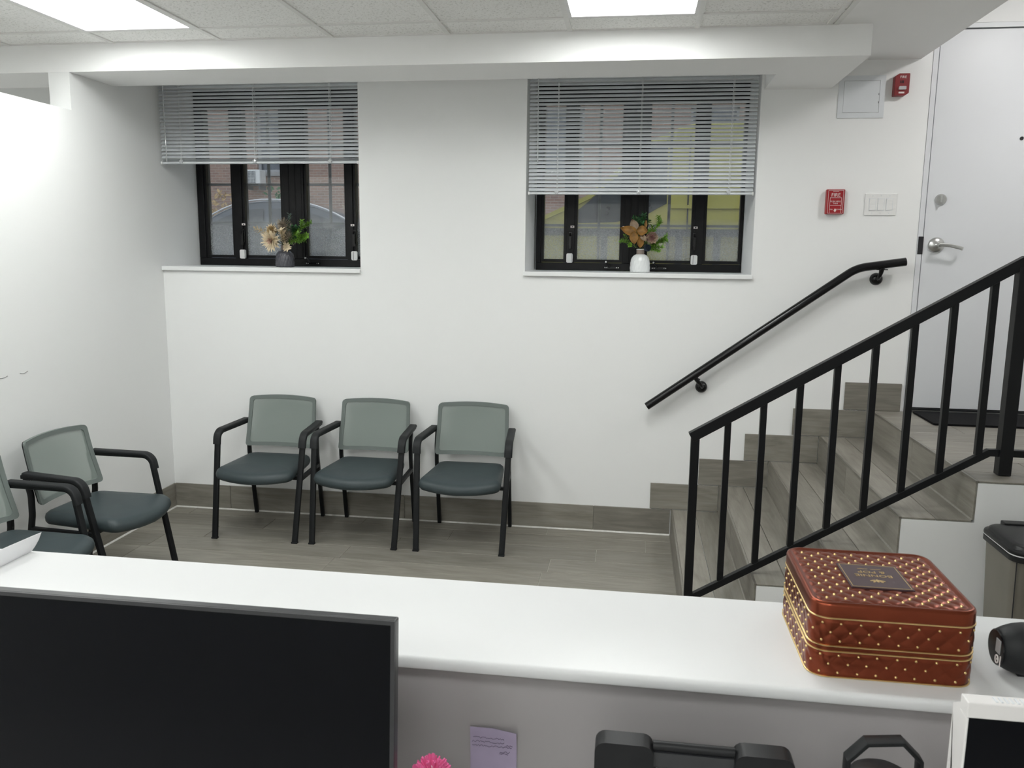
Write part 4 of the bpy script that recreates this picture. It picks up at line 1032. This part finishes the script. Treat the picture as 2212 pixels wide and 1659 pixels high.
def leaf_add(mb, base, d, nrm, L, W, fold=0.15, curl=0.1):
    d = d.normalized(); s = d.cross(nrm).normalized(); nn = s.cross(d).normalized()
    prof = [(0.0, 0.06), (0.22, 0.75), (0.45, 1.0), (0.72, 0.72), (1.0, 0.04)]
    vs = []
    for t_, w_ in prof:
        c = base+d*(L*t_)+nn*(-curl*L*t_*t_)
        vs += [c-s*(W/2*w_)+nn*(fold*W*w_), c, c+s*(W/2*w_)+nn*(fold*W*w_)]
    fs = []
    for i in range(len(prof)-1):
        a = i*3; fs += [(a, a+1, a+4, a+3), (a+1, a+2, a+5, a+4)]
    mb.add(vs, fs)
def rim_pt(V, dx=0.0, dy=0.0): return V+Vector((dx, dy, 0.142))
def stem_path(V, tip, bend=0.3, dx=0.0):
    a = V+Vector((dx*0.5, 0, 0.06)); b = rim_pt(V, dx); c = tip; m_ = b+(c-b)*0.5+Vector((0, 0, (c-b).length*bend*0.4))
    pts = [a]
    for k in range(9):
        t_ = k/8; pts.append(b*(1-t_)**2+m_*2*t_*(1-t_)+c*t_*t_)
    return pts
def sprig(V, tip, mt, label, n=26, L=0.024, W=0.011, seed=1, dx=0.0, twigs=0, name='leafy_sprig', group=None):
    rr = random.Random(seed); t = thing(name, V+Vector((0, 0, 0.06)), label, 'foliage', group)
    pts = stem_path(V, tip, 0.25, dx)
    sm = MB().tube(pts, [0.0016]*len(pts), 5); lv_ = MB()
    branches = [pts[2:]]
    for k in range(twigs):
        i = rr.randint(4, 8); b0 = Vector(pts[i]); dr = ((Vector(pts[-1])-Vector(pts[2])).normalized()+Vector((rr.uniform(-.9, .9), rr.uniform(-.7, .7), rr.uniform(-.5, .9)))).normalized()
        tw = [b0+dr*(0.055*q/4) for q in range(5)]; sm.tube(tw, 0.0010, 4); branches.append(tw)
    for br in branches:
        m_ = n if br is branches[0] else n//2
        for k in range(m_):
            t_ = (k+0.5)/m_*(len(br)-1); i = min(int(t_), len(br)-2); p = Vector(br[i])+(Vector(br[i+1])-Vector(br[i]))*(t_-i)
            ax = (Vector(br[i+1])-Vector(br[i])).normalized()
            an = k*2.4+rr.uniform(-.3, .3); o1 = ax.orthogonal().normalized(); o2 = ax.cross(o1)
            d = (o1*math.cos(an)+o2*math.sin(an)+ax*0.7).normalized()
            leaf_add(lv_, p, d, ax, L*rr.uniform(.7, 1.15), W*rr.uniform(.8, 1.15))
    part('stem', sm, 'stem', t, 40); part('leaves', lv_, mt, t, None, kind='stuff')
def head(V, c, label, name, rings, mt_c, dirv, dx=0.0, core=None, cat='flower', group=None, seed=2):
    """a flower head: rings of petals (count, length, width, elevation deg, material)"""
    t = thing(name, V+Vector((0, 0, 0.06)), label, cat, group); rr = random.Random(seed)
    part('stem', MB().tube(stem_path(V, c, 0.3, dx), 0.0018, 6), 'stem', t, 40)
    ax = Vector(dirv).normalized(); o1 = ax.orthogonal().normalized(); o2 = ax.cross(o1)
    for cnt, L, W, el, mt, nm in rings:
        mb = MB()
        for k in range(cnt):
            an = 2*PI*k/cnt+rr.uniform(-.15, .15)+el; e = math.radians(el+rr.uniform(-8, 8))
            d = (o1*math.cos(an)+o2*math.sin(an))*math.cos(e)+ax*math.sin(e)
            leaf_add(mb, c, d, ax, L*rr.uniform(.85, 1.1), W, 0.2, -0.15)
        part(nm, mb, mt, t, None, kind='stuff')
    if core:
        mb = MB(); r0, cnt, ln_ = core
        for k in range(cnt):
            zz = 1-2*(k+.5)/cnt; an = k*2.39996; s_ = math.sqrt(1-zz*zz); d = Vector((s_*math.cos(an), s_*math.sin(an), zz))
            b0 = c+d*r0*0.2; tip = c+d*(r0+rr.uniform(-ln_, ln_)); o = d.orthogonal().normalized()*0.0022; o_2 = d.cross(o)
            mb.add([b0+o, b0-o*.5+o_2, b0-o*.5-o_2, tip+o*.6, tip-o*.3+o_2*.6, tip-o*.3-o_2*.6], [(0, 3, 4, 1), (1, 4, 5, 2), (2, 5, 3, 0), (3, 5, 4)])
        part('flower_head', mb, mt_c, t, None, kind='stuff')
GL = 'dried flowers in the charcoal vase'; GR = 'dried flowers in the white vase'
def LP(px, pz, dy=0.0): return Vector((-2.303+(px-605)*0.00312, 5.30+dy, ZSILL+(577-pz)*0.00300))
def RP(px, pz, dy=0.0): return Vector((0.036+(px-1382)*0.00300, 5.30+dy, ZSILL+(591-pz)*0.00297))
VLc = LP(605, 577); VL = Vector((VLc.x, 5.30, ZSILL))
for o in [k for k in bpy.data.objects if k.type == 'EMPTY' and k.get('category') == 'vase' and 'charcoal' in k['label']]: o.location.x = VL.x
head(VL, LP(584, 519, -0.05), 'cream and blush chrysanthemum drooping forward in the charcoal vase', 'chrysanthemum',
     [(30, 0.078, 0.015, 2, 'cream', 'outer_petals'), (28, 0.070, 0.014, 18, 'cream', 'middle_petals'), (24, 0.056, 0.013, 36, 'cream', 'inner_petals'), (18, 0.040, 0.011, 54, 'blush', 'blush_petals'), (10, 0.026, 0.009, 72, 'blush', 'heart_petals')], 'blush', (-0.25, -1, -0.15), -0.004, group=GL)
head(VL, LP(582, 497, -0.03), 'round tan dried flower above the cream chrysanthemum', 'dried_globe_flower', [(30, 0.050, 0.009, 10, 'cream', 'outer_petals')], 'tan', (-0.2, -1, 0.35), -0.008, core=(0.033, 260, 0.004), group=GL)
head(VL, LP(602, 487, 0.02), 'wispy brown grass globe at the back of the charcoal vase', 'wispy_globe', [], 'wispy', (0, -1, 0.4), 0.0, core=(0.046, 260, 0.014), group=GL)
head(VL, LP(613, 513, 0.02), 'wispy grey-brown grass globe beside the green sprigs', 'wispy_globe', [], 'wispy', (0, -1, 0.4), 0.006, core=(0.044, 220, 0.014), group=GL)
sprig(VL, LP(546, 493, -0.03), 'cream', 'feathery cream spray pointing left out of the charcoal vase', 46, 0.036, 0.014, 3, -0.010, name='feathery_spray', group=GL)
sprig(VL, LP(604, 497, -0.045), 'cream', 'feathery cream spray upright behind the chrysanthemum', 40, 0.038, 0.016, 4, 0.0, name='feathery_spray', group=GL)
sprig(VL, LP(619, 535, -0.06), 'cream', 'feathery cream spray hanging down over the charcoal vase', 30, 0.034, 0.014, 6, 0.006, name='feathery_spray', group=GL)
sprig(VL, LP(655, 483), 'leaf', 'bright green boxwood sprig reaching far right of the charcoal vase', 44, 0.024, 0.013, 11, 0.008, 5, group=GL)
sprig(VL, LP(650, 512, -0.01), 'leaf', 'bright green boxwood sprig spreading low right of the charcoal vase', 44, 0.024, 0.013, 12, 0.008, 6, group=GL)
sprig(VL, LP(637, 495, 0.02), 'leafdark', 'deep green boxwood sprig in the middle right of the charcoal vase', 50, 0.025, 0.014, 13, 0.006, 7, group=GL)
sprig(VL, LP(617, 462, 0.03), 'leafblue', 'tall grey-green sprig rising highest from the charcoal vase', 30, 0.022, 0.010, 14, 0.004, 3, group=GL)
sprig(VL, LP(576, 485, 0.04), 'leafblue', 'thin grey-green sprig behind the tan dried flower', 22, 0.020, 0.006, 15, -0.006, 2, group=GL)

def big_leaf(V, base, tip, W, mt, label, nrm, seed, dx=0.0):
    t = thing('dried_leaf', V+Vector((0, 0, 0.06)), label, 'leaf', GR)
    part('stem', MB().tube(stem_path(V, base, 0.2, dx), 0.0016, 6), 'stem', t, 40)
    d = tip-base; L = d.length; d.normalize(); s = d.cross(Vector(nrm)).normalized(); nn = s.cross(d)
    rows = 11; vs = []; fs = []
    for i in range(rows+1):
        t_ = i/rows; w_ = W/2*math.sin(PI*min(1, t_*0.96+0.04))**0.75*(1-0.25*t_); c = base+d*(L*t_)+nn*(-0.10*L*t_*t_+0.0014*(i % 2))
        for q in (-1, -.5, 0, .5, 1): vs.append(c+s*(w_*q)+nn*(0.22*W*q*q)+d*(abs(q)*0.006))
    for i in range(rows):
        for q in range(4): a = i*5+q; fs.append((a, a+1, a+6, a+5))
    part('blade', MB().add(vs, fs), mt, t, 40)
big_leaf(VR, RP(1377, 513, -0.02), RP(1341, 500, -0.03), 0.070, 'brownleaf', 'ochre dried leaf pointing left of the white vase', (0, -1, 0.35), 1, -0.006)
big_leaf(VR, RP(1372, 508, -0.01), RP(1363, 483, -0.01), 0.062, 'taupeleaf', 'pale taupe dried leaf standing highest left of the white vase', (0, -1, 0.1), 2, -0.004)
big_leaf(VR, RP(1372, 505, -0.04), RP(1394, 507, -0.05), 0.072, 'brownleaf', 'ochre dried leaf turned right above the white vase', (0, -1, 0.3), 3, 0.0)
big_leaf(VR, RP(1366, 506, -0.05), RP(1369, 531, -0.06), 0.062, 'brownleaf', 'ochre dried leaf hanging down left of the white vase neck', (0, -1, 0.1), 4, -0.004)
big_leaf(VR, RP(1381, 540, -0.03), RP(1382, 513, -0.055), 0.050, 'brownleaf', 'golden brown dried leaf just over the white vase neck', (0, -1, 0.1), 5, 0.0)
big_leaf(VR, RP(1380, 512, -0.05), RP(1392, 525, -0.06), 0.036, 'taupeleaf', 'small taupe dried leaf in the heart of the white vase bouquet', (0, -1, 0.2), 6, 0.002)
big_leaf(VR, RP(1389, 502, -0.01), RP(1391, 484, -0.01), 0.024, 'brownleaf', 'narrow ochre dried leaf upright behind the white vase bouquet', (0.5, -1, 0), 7, 0.004)
head(VR, RP(1404, 519, -0.035), 'dusty rose flower cluster right of the dried leaves', 'rose_cluster', [(9, 0.050, 0.030, 30, 'taupeleaf', 'outer_petals')], 'dustyrose', (0.1, -1, 0.0), 0.008, core=(0.036, 220, 0.006), group=GR)
head(VR, RP(1396, 540, -0.02), 'round navy dried berry beside the white vase neck', 'dried_berry', [], 'berry', (0, -1, 0), 0.008, core=(0.022, 500, 0.0012), cat='berry', group=GR)
head(VR, RP(1361, 534, -0.03), 'pale lime bud low left of the white vase neck', 'lime_bud', [(8, 0.024, 0.012, 30, 'leaf', 'outer_petals'), (6, 0.018, 0.010, 60, 'leaf', 'inner_petals')], 'leaf', (-0.4, -1, 0), -0.006, group=GR)
sprig(VR, RP(1384, 473, 0.02), 'leafdark', 'deep green sprig rising straight up from the white vase', 46, 0.026, 0.012, 21, 0.0, 7, group=GR)
sprig(VR, RP(1371, 476, 0.02), 'leafdark', 'deep green sprig leaning left at the top of the white vase', 34, 0.024, 0.010, 27, -0.002, 3, group=GR)
sprig(VR, RP(1422, 486, 0.03), 'leaf', 'green sprig reaching up right from the white vase', 40, 0.024, 0.013, 22, 0.006, 5, group=GR)
sprig(VR, RP(1436, 524, -0.01), 'leaf', 'green sprig reaching far right, level, from the white vase', 40, 0.024, 0.013, 23, 0.008, 4, group=GR)
sprig(VR, RP(1421, 546, -0.02), 'leaf', 'green sprig drooping low right of the white vase', 36, 0.024, 0.013, 24, 0.008, 4, group=GR)
sprig(VR, RP(1342, 522, 0.0), 'leaf', 'green sprig with pale tips reaching left from the white vase', 30, 0.018, 0.009, 25, -0.008, 3, group=GR)

# ------------------------------------------------------------------ outside: street seen through the windows
gr = solo('ground_outside', MB().box(-30, 25, 5.73, 8.3, 0.55, 0.80), 'concrete', 'pale concrete sidewalk just outside the windows', 'sidewalk', kind='structure', smooth=None)
solo('street', MB().box(-30, 25, 8.3, 20.0, 0.45, 0.70), 'asphalt', 'dark street beyond the sidewalk', 'street', kind='structure', smooth=None)
solo('ground_far', MB().box(-30, 25, 20.0, 24.0, 0.5, 0.85), 'concrete', 'far sidewalk in front of the brick house', 'sidewalk', kind='structure', smooth=None)
# iron fence
fn = thing('iron_fence', (-1.2, 6.9, 0.80), 'grey iron fence along the sidewalk outside the windows', 'fence')
part('top_rail', MB().box(-4.2, 2.2, 6.87, 6.93, 1.885, 1.945), 'fence', fn, None)
part('low_rail', MB().box(-4.2, 2.2, 6.88, 6.92, 1.02, 1.06), 'fence', fn, None)
for k in range(22):
    x = -4.15+0.30*k
    part('picket', MB().box(x-0.028, x+0.028, 6.885, 6.915, 0.801, 1.885), 'fence', fn, None)
# brick house
hb = thing('brick_house', (-6, 24.5, 0.85), 'brown brick apartment house across the street', 'building')
holes = []
for k in range(9):
    x = -19.6+4.2*k
    for z in (3.98, 7.4): holes.append((x, x+1.3, z, z+1.7))
part('wall', wall_xz(MB(), 24.0, 24.4, (-24, 18), (0.85, 10.5), holes), 'brick', hb, None)
for h in holes:
    wf = MB()
    for bx in ((h[0], h[0]+0.07, h[2], h[3]), (h[1]-0.07, h[1], h[2], h[3]), (h[0], h[1], h[2], h[2]+0.07), (h[0], h[1], h[3]-0.07, h[3]), (h[0], h[1], (h[2]+h[3])/2-0.03, (h[2]+h[3])/2+0.03)): wf.box(bx[0], bx[1], 24.08, 24.16, bx[2], bx[3])
    w_ = part('window', wf, 'farframe', hb, None); part('pane', MB().box(h[0], h[1], 24.17, 24.20, h[2], h[3]), 'farwin', w_, None)
    part('stone_sill', MB().box(h[0]-0.1, h[1]+0.1, 23.93, 24.05, h[2]-0.12, h[2]), 'concrete', w_, None)
ac = thing('air_conditioner', (-11.2, 23.75, 3.55), 'white air conditioner sticking out of a brick house window', 'air conditioner')
part('case', MB().box(-11.50, -10.88, 23.45, 23.86, 3.56, 4.00), 'acwhite', ac, None, 0.02)
gl_ = part('grille', MB().box(-11.46, -11.02, 23.43, 23.455, 3.61, 3.96), 'acgrille', ac, None)
mb = MB()
for k in range(9): mb.box(-11.46, -11.02, 23.422, 23.43, 3.61+0.0425*k, 3.618+0.0425*k)
for k in range(11): mb.box(-11.46+0.043*k, -11.452+0.043*k, 23.422, 23.43, 3.61, 3.96)
part('grille_bars', mb, 'acwhite', gl_, None)
part('bracket', MB().box(-11.4, -11.36, 23.6, 24.0, 3.45, 3.56).box(-11.0, -10.96, 23.6, 24.0, 3.45, 3.56), 'acgrille', ac, None)
# shrubs before the house
def shrub(x, y, rx, h, mt, label, seed, n=420, L=0.16):
    rr = random.Random(seed); t = thing('shrub', (x, y, 0.85), label, 'shrub', 'shrubs before the brick house'); mb = MB()
    for k in range(n):
        a = rr.uniform(0, 2*PI); r = math.sqrt(rr.random()); z = rr.random()
        p = Vector((x+rx*r*math.cos(a)*(1-0.4*z), y+0.5*r*math.sin(a), 0.9+h*z)); d = Vector((rr.uniform(-1, 1), rr.uniform(-1, 1), rr.uniform(-.2, 1)))
        leaf_add(mb, p, d, Vector((rr.uniform(-1, 1), -1, rr.uniform(-1, 1))), L, L*0.4)
    sm = MB()
    for k in range(5): sm.tube([(x+rx*0.1*(k-2), y, 0.851), (x+rx*0.3*(k-2), y, 0.85+h*0.8)], 0.02, 5)
    part('stems', sm, 'stem', t, 40, kind='stuff'); part('leaves', mb, mt, t, None, kind='stuff')
shrub(-11.9, 23.0, 1.2, 2.4, 'tan', 'dry tan shrub left below the air conditioner', 31)
shrub(-9.9, 23.0, 0.9, 2.5, 'leafdark', 'green shrub right below the air conditioner', 32)
shrub(-7.2, 23.0, 1.4, 2.7, 'wispy', 'bare brown shrub far right before the brick house', 33)

# dark car beyond the corner window
def wheel(parent, x, y0, y1, z, r):
    w_ = part('wheel', MB().lathe([(r*0.6, y0), (r*0.94, y0), (r, y0+0.03), (r, y1-0.03), (r*0.94, y1), (r*0.6, y1)], 28, (x, 0, z), 'Y'), 'tyre', parent, 40)
    part('hub', MB().lathe([(r*0.6, y0+0.02), (r*0.5, y0-0.005), (0.0, y0-0.005)], 20, (x, 0, z), 'Y'), 'steel', w_, 40)
car = thing('parked_car', (-4.5, 10.8, 0.70), 'dark grey parked car outside the corner window', 'car')
body = [(-6.75, 0.95), (-6.78, 1.30), (-6.62, 1.52), (-5.95, 1.66), (-3.15, 1.66), (-2.35, 1.52), (-2.22, 1.30), (-2.25, 0.95)]
part('body', MB().prism(body, 'Y', 9.95, 11.65), 'carpaint', car, 40, 0.06, 3)
roof = [(-5.95+3.0*k/24, 1.62+0.73*max(0.0, 1-abs((k/24-0.46)/(0.46 if k/24 < 0.46 else 0.54))**2.3)) for k in range(25)]
rf_in = []
rings = [[(x, 10.02+0.12*max(0, (z-1.62)/0.7), z) for x, z in roof], [(x, 11.58-0.12*max(0, (z-1.62)/0.7), z) for x, z in roof]]
part('cabin', MB().loops(rings), 'carpaint', car, 40, 0.03, 2)
arc = [(x, max(1.72, z-0.10)) for x, z in roof]
for poly_ in ([(-5.60, 1.72)]+[p for p in arc if -5.58 < p[0] < -4.68]+[(-4.66, 2.24), (-4.66, 1.72)], [(-4.56, 1.72), (-4.56, 2.24)]+[p for p in arc if -4.54 < p[0] < -3.40]+[(-3.38, 1.72)]):
    part('side_window', MB().loops([[(x, 10.005+0.12*max(0, (z-1.62)/0.7), z) for x, z in poly_], [(x, 10.03+0.12*max(0, (z-1.62)/0.7), z) for x, z in poly_]]), 'carglass', car, None)
part('roof_trim', MB().tube([(x, 10.0+0.12*(z-1.62)/0.7, z+0.01) for x, z in roof[3:23]], 0.012, 6), 'cap', car, 40)
for y0 in (9.94, 11.46):
    for x in (-5.85, -3.1): wheel(car, x, y0, y0+0.2, 1.02, 0.32)
for x in (-6.3, -5.0, -3.6): part('door_handle', MB().box(x, x+0.18, 9.925, 9.95, 1.50, 1.53), 'cap', car, None)

# yellow truck beyond the other window
tk = thing('yellow_truck', (1.4, 11.0, 0.70), 'yellow truck parked outside the window near the stairs', 'truck')
prof_ = [(-1.75, 1.05), (-1.75, 1.80), (-1.60, 1.96), (-1.22, 2.07), (-1.088, 2.161), (-0.54, 2.416), (0.137, 3.032), (0.522, 3.199), (0.78, 3.24), (5.6, 3.24), (5.6, 1.05)]
part('body', MB().prism(prof_, 'Y', 10.0, 12.1), 'yellow', tk, None, 0.04, 3)
part('side_window', MB().prism([(-0.806, 2.141), (-0.565, 2.330), (0.113, 2.925), (0.34, 3.03), (0.35, 2.317), (0.26, 2.27), (0.115, 2.184), (-0.232, 2.102), (-0.723, 2.088)], 'Y', 9.985, 10.01), 'carglass', tk, None)
part('pillar_trim', MB().sweep([(-1.09, 9.98, 2.14), (-0.54, 9.98, 2.395), (0.137, 9.98, 3.01)], rectp(0.03, 0.05), (0, 1, 0)), 'yellow', tk, None)
part('trim_line', MB().box(0.40, 5.5, 9.97, 10.01, 2.262, 2.300), 'yellow', tk, None)
part('lower_band', MB().box(0.40, 5.5, 9.985, 10.01, 1.30, 2.02), 'yellowdark', tk, None)
part('door_seam', MB().box(0.585, 0.60, 9.985, 10.01, 1.3, 3.1), 'gap', tk, None)
for y0 in (9.96, 11.7):
    for x in (-0.75, 4.2): wheel(tk, x, y0, y0+0.3, 1.15, 0.45)
